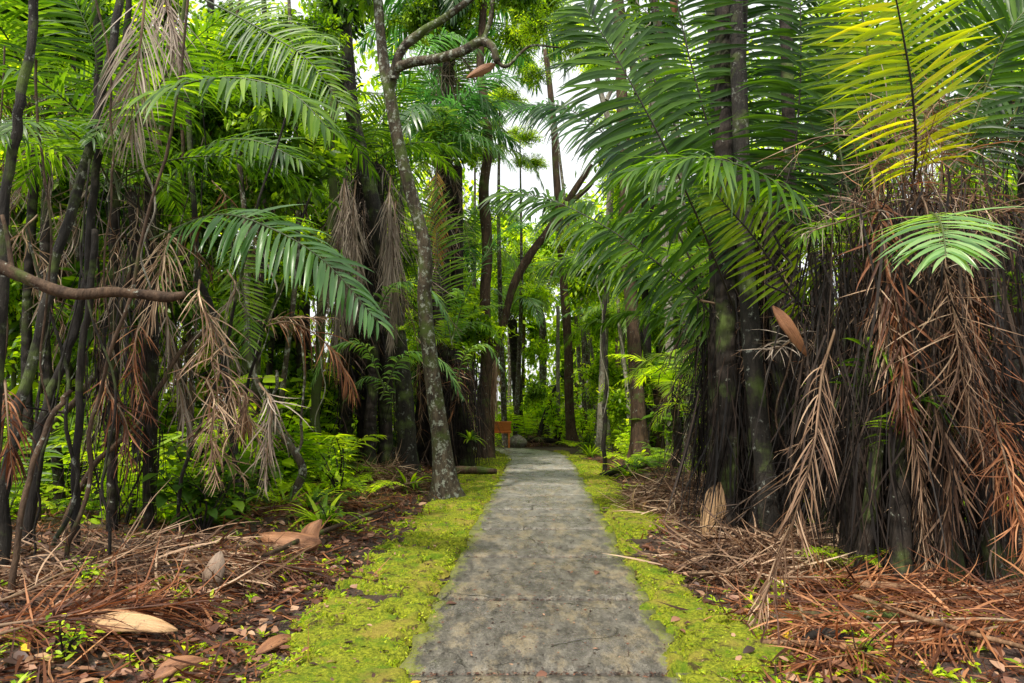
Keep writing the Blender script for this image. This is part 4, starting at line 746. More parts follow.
# ------------------------------------------------------------------ fallen fronds and debris heaps on the ground
FF = [('large red brown fallen frond fanned across the lower left litter', [(-20, 640, 4.0), (50, 620, 4.2), (130, 600, 4.5), (210, 590, 4.9)], 'deadred', dict(L=.8, n=110, w=.006, tint=(.1, .9))),
      ('large dark red fallen frond behind the rounded grey bract', [(120, 560, 6.2), (190, 560, 6.0), (260, 555, 5.9), (320, 550, 6.0)], 'deadred', dict(L=.6, n=90, w=.006, tint=(.0, .8))),
      ('large brown fallen frond pointing at the mottled tree', [(200, 540, 8.2), (270, 520, 8.6), (340, 510, 9.2), (400, 500, 10)], 'deadred', dict(L=.6, n=90, w=.007, tint=(.1, .9))),
      ('large rust coloured fallen frond across the lower right corner', [(1060, 660, 4.4), (970, 650, 4.3), (880, 650, 4.2), (800, 660, 4.1)], 'deadred', dict(L=.6, n=110, w=.007, tint=(.2, 1))),
      ('wide brown fallen frond spread over the lower left corner', [(-30, 660, 4.3), (20, 630, 4.6), (60, 600, 5.0), (110, 560, 5.8), (160, 540, 6.2)], 'dead', dict(L=.75, n=70)),
      ('purplish fallen frond behind the pale bract on the left', [(60, 600, 5.3), (120, 580, 5.6), (200, 570, 5.8), (260, 580, 5.7)], 'dead', dict(L=.6, n=60)),
      ('dark fallen frond under the left stems', [(30, 560, 6), (110, 550, 6.4), (200, 545, 6.6), (290, 550, 6.5)], 'dead', dict(L=.6, n=60)),
      ('fallen frond lying nearest the lower left edge', [(-40, 700, 3.8), (30, 680, 4.1), (90, 660, 4.4), (150, 640, 4.7)], 'deadred', dict(L=.55, n=60)),
      ('red brown fallen frond with frayed base at left centre', [(330, 520, 9.2), (290, 525, 8.8), (250, 530, 8.4), (200, 540, 8)], 'deadred', dict(L=.5, n=50)),
      ('pale fallen frond at the foot of the dark palms', [(395, 480, 12.5), (370, 490, 12), (340, 495, 11.5), (300, 500, 11)], 'dead', dict(L=.8, n=60, tint=(.5, 1))),
      ('fallen frond heaped against the mottled tree', [(430, 478, 12.5), (410, 480, 12.2), (380, 490, 11.8), (350, 500, 11)], 'dead', dict(L=.7, n=60, tint=(.4, 1))),
      ('red fallen frond nearest the lower right edge', [(1060, 700, 4.2), (980, 680, 4.4), (880, 660, 4.5), (800, 650, 4.6)], 'deadred', dict(L=.55, n=70, tint=(.5, 1))),
      ('rusty fallen frond across the right litter', [(1040, 640, 4.9), (950, 630, 4.8), (860, 620, 4.8), (790, 640, 4.5)], 'deadred', dict(L=.45, n=50, tint=(.4, 1))),
      ('fallen frond fanned out at lower right beside the moss', [(800, 610, 5.0), (810, 640, 4.6), (840, 670, 4.3), (880, 700, 4.0)], 'deadred', dict(L=.5, n=60, tint=(.5, 1))),
      ('pink brown fallen frond at the right edge', [(1040, 560, 5.6), (1000, 590, 5.3), (960, 620, 5), (930, 650, 4.7)], 'dead', dict(L=.5, n=60, tint=(.5, 1))),
      ('brown fallen frond heap at the foot of the second palm', [(720, 500, 9.6), (690, 500, 9.8), (660, 495, 10.2), (630, 490, 10.8)], 'dead', dict(L=.6, n=70, tint=(.3, 1))),
      ('tangled fallen frond beside the leaning tan bract', [(720, 560, 7), (700, 540, 7.6), (680, 520, 8.4), (670, 500, 9.2)], 'dead', dict(L=.5, n=60)),
      ('grey fallen frond under the second palm clump', [(690, 600, 6), (740, 590, 6), (790, 580, 6.2), (850, 590, 6)], 'dead', dict(L=.5, n=60)),
      ('dark fallen frond between the two right palms', [(780, 600, 5.6), (830, 600, 5.5), (880, 605, 5.5), (940, 600, 5.6)], 'deadred', dict(L=.5, n=60))]
for lab, pts, mt, kw in FF:
    k = dict(a0=35, a1=68, droop=.6, jit=.22, vee=-.02, curl=.5, broken=.15, w=.0065, up=(0, 0, 1), ground=.07+.05*rng.random()); k.update(kw)
    dfrond(lab, pts, mt, name='fallen_frond', group='fallen palm fronds', **k)
# tangled frayed debris heaps (uncountable leaflets)
def heap(cx, cy, rx, ry, hgt, n, mat, lab):
    mb = MB(); a = rng.random(n)*6.28; r = rng.random(n)**.6; x = cx+rx*r*np.cos(a); y = cy+ry*r*np.sin(a)
    z = gh(x, y)+hgt*(1-r**2)*rng.random(n); th = rng.normal(0, 1.2, n)
    D = np.stack([np.cos(th)*np.sign(rng.normal(0, 1, n)), np.sin(th)*.7, rng.normal(.05, .3, n)], 1)
    P, _ = bend(np.stack([x, y, z], 1), nrm(D), .25+.45*rng.random(n), rng.uniform(.2, 1, n), 5, curl=rng.normal(0, .5, (n, 3)))
    P[:, :, 2] = np.maximum(P[:, :, 2], gh(P[:, :, 0], P[:, :, 1])+.004)
    Wd = nrm(np.cross(np.array([0, 0, 1.])+rng.normal(0, .7, (n, 3)), D)); W = Wd[:, None]*(.004+.006*rng.random(n))[:, None, None]*np.array([.7, 1, 1, .7, .1])[None, :, None]
    strips(mb, P, W, rng.random(n)**1.1); tag(mb.build('leaf_heap', M[mat]), lab, 'leaf heap', kind='stuff')
g = gp(690, 10.2); heap(g[0]-.1, g[1], .8, 1.2, .45, 2600, 'dead', 'heap of pinkish dead palm leaflets beside the right verge')
g = gp(385, 12.2); heap(g[0], g[1], 1.0, .9, .3, 2200, 'dead', 'heap of dead leaflets at the foot of the left palms')
g = gp(110, 5.8); heap(g[0], g[1], 1.3, .8, .16, 1700, 'dead', 'heap of purplish dead leaflets in the lower left')
g = gp(920, 4.9); heap(g[0], g[1], 1.2, .6, .15, 900, 'deadred', 'heap of red brown leaflets at lower right')
g = gp(760, 6.6); heap(g[0], g[1], .8, .7, .25, 2400, 'dead', 'tangle of dark dead leaflets under the second right palm')
g = gp(532, 24.2); heap(g[0], g[1], .7, .5, .4, 900, 'dead', 'low heap of dead leaves beyond the path end')

# bracts
def bract(label, length, width, mat, loc, ax=(1, 0, .05), face=(0, -.4, 1), depth=.22, kink=.0):
    """ax = long axis, face = direction the convex back looks"""
    from mathutils import Matrix
    mb = MB(); u = np.linspace(0, 1, 40); v = np.linspace(-1, 1, 21); U, V = np.meshgrid(u, v, indexing='ij')
    wid = width*.5*np.sin(np.clip(U*2.4, 0, 1)*math.pi/2)**.7*(1-U**3.2)**.8; wid = np.maximum(wid, .003)
    e = (fbm(U*9+length*50, V*0+np.sign(V)*3)-.5)*.22*(abs(V) > .9)
    for off in (0, .007):
        X = (U-.5)*length; Y = V*wid*(1+e)+kink*np.sin(U*3)*width; Z = depth*width*(1-abs(V)**1.6)*np.sin(math.pi*np.clip(U, .02, .98))**.5+.07*length*np.sin(U*math.pi)-off+(fbm(U*7, V*3+length*9)-.5)*.05*width+.006*np.cos(V*22)*(1-U)
        grid(mb, X, Y, Z, .5)
    o = mb.build('palm_bract', M[mat]); A = Vector(ax).normalized(); Fc = Vector(face); Fc = (Fc-A*Fc.dot(A)).normalized(); B = Fc.cross(A)
    m = Matrix((A, B, Fc)).transposed().to_4x4(); m.translation = Vector([float(q) for q in loc]); o.matrix_world = m; tag(o, label, 'palm bract', 'boat shaped palm bracts'); return o
def bg(px, Y, dz=.03): g = gp(px, Y); g[2] += dz; return g
bract('pale tan boat shaped bract lying in the lower left litter', .56, .14, 'bract', bg(132, 4.3, .08), (1, -.1, -.06), (0, -.7, 1))
bract('greyish rounded bract standing up behind the pale tan one', .30, .17, 'bractg', bg(215, 5.5, .12), (.2, .1, 1), (-.1, -1, .2))
bract('reddish brown bract lying near the left moss edge', .34, .12, 'bractr', bg(274, 4.5, .03), (-.35, -1, .0), (0, -.2, 1))
bract('orange brown bract with frayed end at left centre', .62, .24, 'bractr', bg(290, 6.9, .09), (-1, .1, .12), (0, -.9, .7), kink=.3)
bract('small upright piece of orange bract at left centre', .32, .22, 'bractr', bg(318, 7.0, .15), (.2, .2, 1), (-.3, -1, .2), kink=.4)
bract('small pinkish bract fragment in the lower left leaves', .27, .11, 'bractr', bg(180, 3.95, .05), (.7, .7, .1), (0, -.5, 1), kink=.3)
bract('low brown bract behind the long fallen fronds', .5, .2, 'bractr', bg(126, 5.9, .05), (-1, .1, 0), (0, -.5, 1))
bract('large tan bract standing upright against the second right palm', .62, .26, 'bract', at(713, 511, 7.4), (-.32, -.05, -1), (-.25, -1, .1), depth=.15)
bract('rusty bract hanging below the small yellow green frond', .52, .12, 'bractr', at(790, 331, 6.1), (.55, .1, -.8), (-.2, -1, .3))
bract('reddish bract hanging from the bare branch at top centre', .46, .14, 'bractr', at(481, 71, 9.7), (-1, 0, -.5), (.1, -1, -.3))
bract('pinkish curled bract lying in the lower right leaves', .24, .09, 'bractr', bg(852, 4.25, .10), (-1, .4, -.2), (0, -.4, 1), kink=.3)
bract('dark bract at the very top right of centre', .4, .12, 'bractr', at(673, 0, 8.0), (.1, 0, -1), (0, -1, 0))

# fallen stems / logs
def log(label, pts, r, mat):
    W = [bg(px, Y, dz) for px, Y, dz in pts]; mb = MB(); tube(mb, W, r, n=20, seg=10, rough=.3, wob=.01)
    o = mb.build('fallen_log', M[mat], None, W[0]); tag(o, label, 'fallen stem', 'fallen palm stems'); return o
log('thick brown fallen stem with a snapped pale end at lower right', [(862, 5.2, .12), (910, 5.1, .1), (985, 4.9, .05)], [.035, .03, .02], 'wood')
log('dark wet fallen stem beside the thick brown one', [(772, 4.95, .06), (830, 4.8, .08), (900, 4.7, .05)], [.03, .032, .028], 'barkb')
log('long pale fallen stalk crossing the lower right corner', [(856, 4.85, .16), (930, 4.4, .12), (1030, 4.0, .08)], [.014, .016, .012], 'wood')
log('red brown fallen stem at the edge of the right moss', [(760, 4.5, .05), (820, 4.4, .06), (880, 4.4, .03)], [.022, .02, .014], 'wood')
log('charred black fallen piece in the lower right leaves', [(803, 4.45, .08), (825, 4.45, .1), (850, 4.4, .08)], [.02, .035, .015], 'barkd')
log('brown fallen stem lying left of the mottled tree', [(262, 6.0, .12), (315, 7.2, .12), (392, 9.5, .12)], [.02, .025, .02], 'barkb')
log('short rotting stem at the foot of the slim brown tree', [(452, 14.4, .12), (475, 14.3, .15), (497, 14.3, .12)], [.07, .08, .06], 'barkb')
log('root like log in front of the thick rough trunk on the right', [(600, 14.2, .05), (625, 14.2, .15), (665, 14.5, .12)], [.05, .07, .05], 'barkd')
log('thin dark twig lying on the left moss edge', [(318, 4.9, .04), (338, 4.7, .03)], [.008, .006], 'barkd')
log('dark log at the heap beyond the path end', [(518, 24.0, .2), (545, 24, .2), (562, 24.4, .1)], [.09, .08, .06], 'barkd')

# pale rock beyond the path
mb = MB(); U, V = np.meshgrid(np.linspace(0, math.pi, 10), np.linspace(0, 2*math.pi, 16), indexing='ij'); rr_ = 1+.35*(fbm(U*2, np.sin(V)*2+5)-.5)*2
grid(mb, .3*np.sin(U)*np.cos(V)*rr_, .22*np.sin(U)*np.sin(V)*rr_, .25*np.cos(U)*rr_, .5)
o = mb.build('rock', M['barkp']); o.location = Vector(bg(517, 23.6, .12)); tag(o, 'pale grey rock beside the orange sign beyond the path', 'rock')

# yellow leaves
mbs = []
for i, (px, Y, dz, lab) in enumerate([(421, 3.86, .03, 'yellow fallen leaf at the bottom left corner of the path'), (978, 5.6, .03, 'yellow leaf lying upright in the right litter'), (785, 4.62, .05, 'small yellow leaf beside the long drooping frond'),
                                      (22, 3.95, .05, 'yellow leaf in the bottom left corner'), (150, 3.75, .03, 'yellow leaf at the bottom edge left of the moss'), (446, 5.3, .02, 'orange fallen leaf near the left path edge'), (366, 6.2, .03, 'orange leaf on the left moss'),
                                      (680, 4.9, .05, 'cream curled leaf on the right moss'), (618, 8.6, .03, 'tan leaf at the right path edge'), (598, 6.3, .02, 'olive yellow leaf on the right part of the path'), (755, 4.3, .06, 'cream leaf on the right moss nearest the viewer'), (547, 4.0, .01, 'orange leaf on the slab joint'), (530, 3.75, .01, 'pinkish leaf at the bottom middle of the path')]):
    p = gp(px, Y); p[2] = max(p[2], .03)+dz*.6; mb = MB(); a = rng.random()*6.28
    leaves(mb, np.array([[0, 0, 0.]]), np.array([[math.cos(a), math.sin(a)*.8, .15]]), np.array([.085+.02*rng.random()]), wr=.55, droop=.5, K=6, fold=.3, up=np.array([0, -.5, 1]), tint=np.array([rng.random()]))
    o = mb.build('fallen_leaf', M['yleaf'] if i < 5 else M['litter']); o.location = Vector(p); tag(o, lab, 'leaf', 'single fallen leaves')

# orange sign
mS, nt, out = newmat('orange_wood'); n = noise(nt, 8, 6, .6, stretch=(.3, 1, 4)); c = mixc(nt, mrange(nt, n, .3, .7), (.72, .17, .03), (.88, .32, .07)); p = nt.nodes.new('ShaderNodeBsdfPrincipled'); nt.links.new(c, p.inputs[0]); p.inputs['Roughness'].default_value = .6; nt.links.new(p.outputs[0], out.inputs[0])
def box(mb, c, s, rot=None):
    V = np.array([[x, y, z] for x in (-.5, .5) for y in (-.5, .5) for z in (-.5, .5)])*np.array(s)
    if rot: V = np.stack([V[:, 0], V[:, 1]*math.cos(rot)-V[:, 2]*math.sin(rot), V[:, 1]*math.sin(rot)+V[:, 2]*math.cos(rot)], 1)
    Q = [[0, 1, 3, 2], [4, 6, 7, 5], [0, 4, 5, 1], [2, 3, 7, 6], [0, 2, 6, 4], [1, 5, 7, 3]]; mb.add(V+np.array(c), Q, .5)
sp = gp(502, 22.95); sp[0] -= .02; root = thing('information_sign', 'small orange wooden sign on two legs left of the path end', 'sign', sp)
mb = MB(); box(mb, (0, 0, .66), (.60, .035, .34), .45); mb.build('board', mS, root, smooth=False)
mb = MB()
for z, y in ((.80, -.06), (.52, .07)): pass
box(mb, (0, -.105, .82), (.64, .03, .045), .45); box(mb, (0, .05, .50), (.64, .05, .045), .45); mb.build('frame', mS, root, smooth=False)
for x in (-.24, .24):
    mb = MB(); box(mb, (x, .06, .30), (.06, .05, .66)); mb.build('leg', mS, root, smooth=False)

# ------------------------------------------------------------------ undergrowth plants
def shrub_proto(mat, nb=9, nl=26, ls=.16, h=1., spread=.45, wr=.42, label='', cat='shrub', name='shrub'):
    root = thing(name, label, cat); mb = MB(); st = MB()
    for i in range(nb):
        a = rng.random()*6.28; top = np.array([math.cos(a)*spread*rng.random()**.5, math.sin(a)*spread*rng.random()**.5, h*(.45+.6*rng.random())]); mid = top*np.array([.35, .35, .55])+rng.normal(0, .04, 3)
        tube(st, [[0, 0, -.05], mid, top], [.012, .004], n=7, seg=5)
        k = catmull([[0, 0, 0], mid, top], 20); t = .3+.7*rng.random(nl)**.7; B = k[(t*19).astype(int)]+rng.normal(0, .06, (nl, 3)); az = rng.random(nl)*6.28
        leaves(mb, B, np.stack([np.cos(az), np.sin(az), rng.uniform(-.1, .6, nl)], 1), ls*(.5+.8*rng.random(nl)), wr=wr, droop=.7, K=4, fold=.2, tint=np.clip(rng.uniform(.15, .8)+rng.normal(0, .15, nl), 0, 1))
    mb.build('foliage', mat, root); st.build('stem', M['barkd'], root); return root
def strap_proto(mat, n=34, L=.7, w=.028, label='', name='strap_plant'):
    root = thing(name, label, 'plant'); mb = MB(); az = rng.random(n)*6.28; el = rng.uniform(.5, 2.5, n)
    D = nrm(np.stack([np.cos(az), np.sin(az), el], 1)); P, Dd = bend(np.stack([np.cos(az)*.03, np.sin(az)*.03, 0*az], 1), D, L*(.5+.6*rng.random(n)), rng.uniform(.9, 2.2, n), 7)
    Wd = nrm(np.cross(D, np.array([0, 0, 1.]))); W = Wd[:, None]*(w*np.array([.5, .9, 1, 1, .8, .5, .04]))[None, :, None]; n2 = nrm(np.cross(Wd[:, None]+0*Dd, Dd)); strips(mb, P, W, rng.random(n), -n2*np.linalg.norm(W, axis=-1, keepdims=True)*.3)
    mb.build('blades', mat, root); return root
def fern_proto(mat, n=9, Ln=.8, label='', name='fern'):
    root = thing(name, label, 'fern'); 
    for i in range(n):
        a = i*2.4+rng.normal(0, .2); s = np.linspace(0, 1, 5); r = Ln*(.8+.3*rng.random()); x = r*s*.85; z = r*(1.0*s-.75*s**2); mb = MB()
        frond(mb, np.stack([x*math.cos(a), x*math.sin(a), z], 1), n=26, L=.16*r/.8, w=.010, a0=5, a1=30, droop=.5, rr=.004, K=4, fold=0, tipL=.12); mb.build('frond', [M['rachis'], mat], root)
    return root
def seedling_proto(mat, n=7, Ln=1.2, label='', name='palm_seedling'):
    root = thing(name, label, 'young palm')
    for i in range(n):
        a = i*2.4+rng.normal(0, .2); s = np.linspace(0, 1, 5); r = Ln*(.8+.4*rng.random()); x = r*s*.6; z = r*(1.25*s-.65*s**2.2); mb = MB()
        frond(mb, np.stack([x*math.cos(a), x*math.sin(a), z], 1), n=18, L=.36, w=.016, a0=20, a1=50, droop=.7, rr=.006, K=5, fold=.2); mb.build('frond', [M['rachis'], mat], root)
    return root
ROOTP = []
def rp(o): ROOTP.append(o); return o
PL = {'shrub': [rp(shrub_proto(M['leaf'])), rp(shrub_proto(M['leafb'])), rp(shrub_proto(M['leafb'], ls=.24, nl=16, wr=.5)), rp(shrub_proto(M['leafd'], ls=.2, nl=22))],
      'small': [rp(shrub_proto(M['leafb'], nb=6, nl=14, ls=.1, h=.5, spread=.3)), rp(shrub_proto(M['leaf'], nb=5, nl=12, ls=.12, h=.4, spread=.25))],
      'strap': [rp(strap_proto(M['leafb'])), rp(strap_proto(M['leaf'], n=24, w=.04))],
      'fern': [rp(fern_proto(M['leafb'])), rp(fern_proto(M['palm']))],
      'seed': [rp(seedling_proto(M['palmfar'])), rp(seedling_proto(M['leafb']))]}
SH = {('shrub', 0): 'mid green leafy shrub', ('shrub', 1): 'bright green leafy shrub', ('shrub', 2): 'large leaved bright green shrub', ('shrub', 3): 'dark green large leaved shrub', ('small', 0): 'small bright green leafy plant', ('small', 1): 'small mid green leafy plant',
      ('strap', 0): 'bright strap leaved plant', ('strap', 1): 'broad strap leaved plant', ('fern', 0): 'light green fern', ('fern', 1): 'dark green fern', ('seed', 0): 'young green palm with feathery fronds', ('seed', 1): 'young bright palm with feathery fronds'}
CATN = {'shrub': 'shrubs', 'small': 'small leafy plants', 'strap': 'strap leaved plants', 'fern': 'ferns', 'seed': 'young palms'}
def plant(kind, px, Y, sc, idx=None, where='', lab=None, z=None, g=None):
    i = rng.integers(len(PL[kind])) if idx is None else idx; c = copytree(PL[kind][i]); p = gp(px, Y) if g is None else g
    if z is not None: p = at(px, z, Y)
    c.location = Vector([float(q) for q in p]); c.rotation_euler = (0, 0, rng.random()*6.28); c.scale = (sc, sc, sc*(.85+.3*rng.random()))
    c['label'] = lab or SH[(kind, int(i))]+' '+where
    if not lab: c['group'] = CATN[kind]+' '+where
    return c
# individually visible plants
plant('small', 337, 10.2, 1.3, 0, lab='bright leafy seedling clump left of the dark palms')
plant('small', 335, 10.8, 1.5, 0, lab='taller leafy clump just behind the bright seedling clump')
plant('strap', 410, 11.8, 1.0, 0, lab='upright strap leaved plant at the foot of the mottled tree')
plant('strap', 170, 8.2, 1.0, 0, lab='yellow green strap plant standing in the left thicket')
plant('strap', 195, 9, 1.1, 1, lab='broad strap plant left of the bare footed slim tree')
plant('strap', 470, 14.8, .55, 1, lab='drooping strap plant growing on the dark palm stump', z=440)
plant('strap', 400, 12.8, .45, 0, lab='bright tuft of leaves growing on the dark trunk', z=330)
plant('fern', 635, 15.3, 1.0, 0, lab='fern at the foot of the thick rough trunk')
plant('fern', 655, 14.2, .9, 1, lab='fern right of the thick rough trunk near the log')
plant('small', 66, 3.95, .5, 0, lab='tiny green seedling at the bottom left edge')
plant('small', 860, 4.15, .5, 0, lab='tiny green seedling at the bottom right among red leaves')
plant('fern', 850, 6.0, .6, 0, lab='small fern tuft between the right palms')
plant('small', 90, 5.0, .5, 0, lab='small green sprig above the pale tan bract')
plant('fern', 572, 22.8, .8, 0, lab='fern at the foot of the tall straight trunk')
plant('strap', 590, 19.5, .8, 0, lab='strap plant on the right verge before the sapling')
# scattered undergrowth
def scatter(n, side, x0, x1, y0, y1, kinds, s0, s1, where, pw=1):
    for _ in range(n):
        y = y0+(y1-y0)*rng.random()**pw; x = side*(x0+(x1-x0)*rng.random())+pcx(y)*(y < 22)
        if abs(x)/y > .80+.9/y: continue
        k = kinds[rng.integers(len(kinds))]; plant(k, 0, 0, rng.uniform(s0, s1), where=where, g=np.array([x, y, float(gh(x, y))]))
scatter(46, -1, 3.3, 8, 7, 13, ['shrub', 'shrub', 'strap', 'seed', 'fern', 'small'], .7, 1.3, 'in the thicket left of the path')
scatter(40, -1, 3.5, 12, 9.5, 15, ['shrub', 'small', 'strap'], .9, 1.9, 'behind the left stems')
scatter(60, -1, 3.2, 15, 12, 24, ['shrub', 'shrub', 'shrub', 'seed'], 1.1, 2.2, 'in the deeper wood on the left', 1)
scatter(14, -1, 2.3, 3.6, 7.5, 13, ['small', 'strap', 'fern'], .5, 1.0, 'on the litter left of the path')
scatter(30, 1, 1.6, 3.6, 12.5, 22, ['shrub', 'fern', 'strap', 'small', 'seed'], .5, 1.1, 'beside the right verge')
scatter(46, 1, 3, 13, 13, 26, ['shrub', 'shrub', 'shrub', 'seed'], 1.1, 2.1, 'in the deeper wood on the right')
for _ in range(70):
    y = rng.uniform(24.5, 32); x = rng.uniform(-6, 7); plant(['shrub', 'shrub', 'shrub', 'seed'][rng.integers(4)], 0, 0, rng.uniform(.8, 1.9), idx=1, where='beyond the end of the path', g=np.array([x, y, float(gh(x, y))]))

# ------------------------------------------------------------------ woodland trees filling the view
def insky(p, pad=0):
    px, py = proj(p); return ((px-550)/(42+pad*.8))**2+((py-125)/(75+pad*.8))**2 < 1 or ((px-500)/(45+pad*.7))**2+((py-150)/(30+pad*.7))**2 < 1
def wood(n, X0, X1, Y0, Y1, kinds, where, rr=(.9, 1.6), hz=(1.5, 9), per=(5, 8)):
    for _ in range(n):
        y = rng.uniform(Y0, Y1); x = rng.uniform(X0, X1)
        if abs(x-pcx(min(y, 20))) < 2.2: x += 3.5*np.sign(x-.5)
        b = np.array([x, y, float(gh(x, y))-.1]); top = min(hz[1], (y*.62+1.5)); t = np.array([x+rng.normal(0, .5), y+rng.normal(0, .5), top]); mt = [M['bark'], M['barkd'], M['barkb'], M['barkm']][rng.integers(4)] if y < 18 else M['barkp']
        k = kinds[rng.integers(len(kinds))]
        ad = {'mid': 'green', 'bright': 'bright green', 'dark': 'dark green', 'fine': 'small leaved bright', 'big': 'big leaved'}[k]
        root = thing('tree', ad+' tree '+where, 'tree', b, ad+' trees '+where)
        r = rng.uniform(.03, .06)*(1+y/60); mb = MB(); mid = (b+t)/2+rng.normal(0, .3, 3)*np.array([1, 1, 0]); tube(mb, [b, b*.6+mid*.4+rng.normal(0, .08, 3), mid, t], [r, r*.8, r*.5], n=20, seg=7, rough=.2, flare=.5); mb.build('trunk', mt, root, b)
        for q in range(rng.integers(*per)):
            z = rng.uniform(hz[0], top); c = b+(t-b)*(z/top)+np.array([rng.normal(0, 1.3), rng.normal(0, 1.), 0]); R_ = rng.uniform(*rr)
            if insky(c, R_*F/y*.75) and rng.random() < .97: continue
            if y < 15 and abs(proj(c)[0]-495) < 105+R_*F/y: continue
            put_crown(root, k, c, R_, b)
wood(17, -10, -3.4, 9.5, 14, ['mid', 'bright', 'mid', 'big'], 'in the left thicket', rr=(.6, 1.1), hz=(2.2, 9))
wood(10, -15, -4, 15, 20, ['mid', 'dark', 'mid'], 'filling the upper left', rr=(1.0, 1.6), hz=(5.5, 12), per=(5, 8))
wood(26, -16, -2.6, 15, 24, ['mid', 'bright', 'bright', 'fine'], 'in the deeper wood on the left', rr=(.7, 1.3), per=(4, 7))
wood(18, 3.2, 14, 13, 22, ['mid', 'bright', 'bright', 'bright'], 'in the deeper wood on the right', rr=(.7, 1.3), per=(3, 6))
wood(12, 2.2, 9, 21, 29, ['fine', 'bright', 'bright'], 'right of the path end', rr=(.6, 1.1), hz=(1.2, 7), per=(5, 8))
wood(4, -6, -2, 22, 30, ['fine', 'bright'], 'left of the path end', rr=(.6, 1.1), hz=(1.2, 7), per=(4, 7))
wood(26, -11, 13, 31, 42, ['bright', 'bright', 'fine', 'mid'], 'beyond the end of the path', rr=(1.3, 2.4), hz=(1.2, 11), per=(6, 9))

for _ in range(9):
    px = rng.uniform(440, 640); Y = rng.uniform(30, 44); py = rng.uniform(215, 300); b = gp(px, Y); t = at(px+rng.normal(0, 8), py-10, Y); root = thing('tree', 'slender bright tree under the sky gap beyond the path', 'tree', b, 'slender bright trees under the sky gap')
    mb = MB(); tube(mb, [b, (b+t)/2+rng.normal(0, .3, 3), t], [.13, .09, .03], n=14, seg=6); mb.build('trunk', M['bark'], root, b)
    for q in range(5): put_crown(root, 'fine', at(px+rng.normal(0, 22), py+rng.uniform(-8, 60), Y), rng.uniform(1.1, 2.0), b)
for _ in range(5):
    px, py = [(500, 75), (520, 140), (575, 215), (475, 120), (545, 25)][_]; Y = 24+_; b = gp([505, 515, 585, 470, 600][_], Y); t = at(px, py, Y); root = thing('tree', 'thin tree with sparse leaves against the white sky', 'tree', b, 'thin trees against the white sky')
    mb = MB(); tube(mb, [b, (b+t)/2+rng.normal(0, .3, 3), t], [.1, .07, .02], n=14, seg=6); mb.build('trunk', M['bark'], root, b)
    for q in range(5): put_crown(root, 'fine', at(px+rng.normal(0, 18), py+rng.uniform(-20, 30), Y), rng.uniform(.45, .8), b)
# far wood reading as one mass
mb = MB(); n = 60000; x = rng.uniform(-44, 44, n); y = rng.uniform(38, 50, n); hm = 10+9*fbm(x*.12, y*.02+3)+12*sm(3, 12, abs(x-2)); z = hm*rng.random(n)**.8
cl_ = fbm(x*.8, z*.8+y*.3); kp = (cl_ > .40) | (z < 5); x, y, z, cl_ = x[kp], y[kp], z[kp], cl_[kp]; n = len(x)
leaves(mb, np.stack([x, y, z], 1), rng.normal(0, 1, (n, 3))+np.array([0, 0, -.3]), .28+.3*rng.random(n), wr=.5, droop=.5, K=3, tint=np.clip((cl_-.35)*2.2+rng.normal(0, .15, n), 0, 1))
tag(mb.build('far_wood', M['leafb']), 'far off mass of bright green woodland closing the view', 'wood', kind='stuff')
# low ground cover in the wood
mb = MB(); n = 42000; y = 8+26*rng.random(n); s = np.where(rng.random(n) < .6, -1, 1); x = s*(2.7+(3+y*.55)*rng.random(n)); x = np.where((s < 0), x-.3, x)
x = np.where(y > 23.5, rng.uniform(-12, 12, n), x); kp = fbm(x*.9, y*.9) > .42; x, y = x[kp], y[kp]; n = len(x); az = rng.random(n)*6.28
leaves(mb, np.stack([x, y, gh(x, y)+.35*rng.random(n)**1.5], 1), np.stack([np.cos(az), np.sin(az), rng.uniform(0, .9, n)], 1), .07+.13*rng.random(n), wr=.42, droop=.8, K=4)
tag(mb.build('ground_cover', M['leafb']), 'low green ground cover under the trees', 'ground cover', kind='stuff')

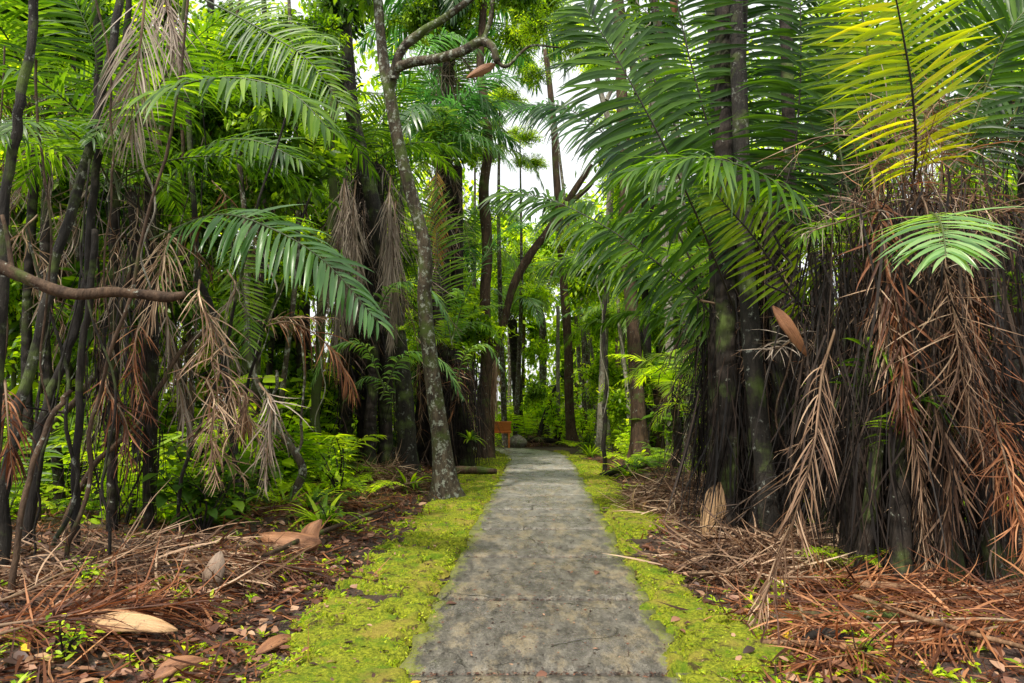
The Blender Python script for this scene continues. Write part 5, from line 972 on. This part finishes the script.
# hanging vines
for i, (px, top, bot, Y, mt, lab) in enumerate([(779, 235, 314, 6.1, 'barkd', 'short dark stalk holding the rusty hanging bract'), (150, 90, 290, 6.2, 'barkp', 'pale thin vine hanging through the left fronds'), (262, 250, 470, 9, 'barkp', 'thin pale vine hanging beside the crooked tree'), (108, -20, 330, 6, 'barkb', 'brown vine hanging in the upper left'), (655, -20, 130, 10, 'barkb', 'shaggy brown vine hanging at top right of centre'),
        (640, -20, 80, 11, 'barkp', 'pale vine hanging at the top right of centre'), (40, 60, 430, 5.6, 'barkb', 'brown vine hanging beside the leftmost trunk'), (200, 30, 330, 9.5, 'barkd', 'dark vine hanging behind the left frond'), (600, 240, 420, 14, 'barkp', 'thin pale vine above the thin sapling'),
        (320, 300, 450, 11, 'barkp', 'pale vine looping beside the mossy trunk'), (352, 20, 210, 11.5, 'barkd', 'dark vine hanging left of the bare branch'), (790, 300, 590, 6.8, 'barkb', 'brown root hanging between the right palms'), (843, 320, 600, 6.2, 'barkd', 'dark root hanging in front of the right palms'), (955, 330, 600, 6, 'barkd', 'dark root hanging at the nearest right palm')]):
    k = rng.normal(0, 6, 6); W = [at(px+k[j]*1.3, top+(bot-top)*j/5, Y) for j in range(6)]; mb = MB(); tube(mb, W, [.012, .008], n=24, seg=6, wob=.02)
    o = mb.build('hanging_vine', M[mt], None, W[-1]); tag(o, lab, 'vine', 'hanging vines')

# remove prototypes
for o in protos: bpy.data.objects.remove(o)
for r in ROOTP:
    for c in list(r.children): bpy.data.objects.remove(c)
    bpy.data.objects.remove(r)

# ------------------------------------------------------------------ light
SUN_EL, SUN_AZ = R(60), R(-145)      # azimuth from +Y towards +X
w = bpy.data.worlds.new('World'); scene.world = w; w.use_nodes = True; nt = w.node_tree
for n in list(nt.nodes): nt.nodes.remove(n)
sky = nt.nodes.new('ShaderNodeTexSky'); sky.sky_type = 'NISHITA'; sky.sun_disc = False; sky.sun_elevation = SUN_EL; sky.sun_rotation = SUN_AZ; sky.air_density = 1; sky.dust_density = 4; sky.ozone_density = 1
hs = nt.nodes.new('ShaderNodeHueSaturation'); hs.inputs['Saturation'].default_value = .35; hs.inputs['Value'].default_value = 1.9
bgn = nt.nodes.new('ShaderNodeBackground'); bgn.inputs[1].default_value = .15; o = nt.nodes.new('ShaderNodeOutputWorld')
nt.links.new(sky.outputs[0], hs.inputs['Color']); cloud = mixc(nt, .6, hs.outputs[0], (10.5, 10.6, 10.4)); nt.links.new(cloud, bgn.inputs[0]); nt.links.new(bgn.outputs[0], o.inputs[0])
sl = bpy.data.lights.new('sun', 'SUN'); sl.energy = 5.0; sl.angle = R(2.5); sl.color = (1, .93, .80); so = bpy.data.objects.new('sun', sl); COL.objects.link(so)
d = Vector((math.sin(SUN_AZ)*math.cos(SUN_EL), math.cos(SUN_AZ)*math.cos(SUN_EL), math.sin(SUN_EL))); so.rotation_euler = d.to_track_quat('Z', 'Y').to_euler(); so.location = (0, 0, 20)
scene.view_settings.view_transform = 'Standard'; scene.view_settings.look = 'None'; scene.view_settings.exposure = 0
cy = scene.cycles; cy.max_bounces = 7; cy.diffuse_bounces = 4; cy.glossy_bounces = 2; cy.transmission_bounces = 4; cy.transparent_max_bounces = 4; cy.use_denoising = True
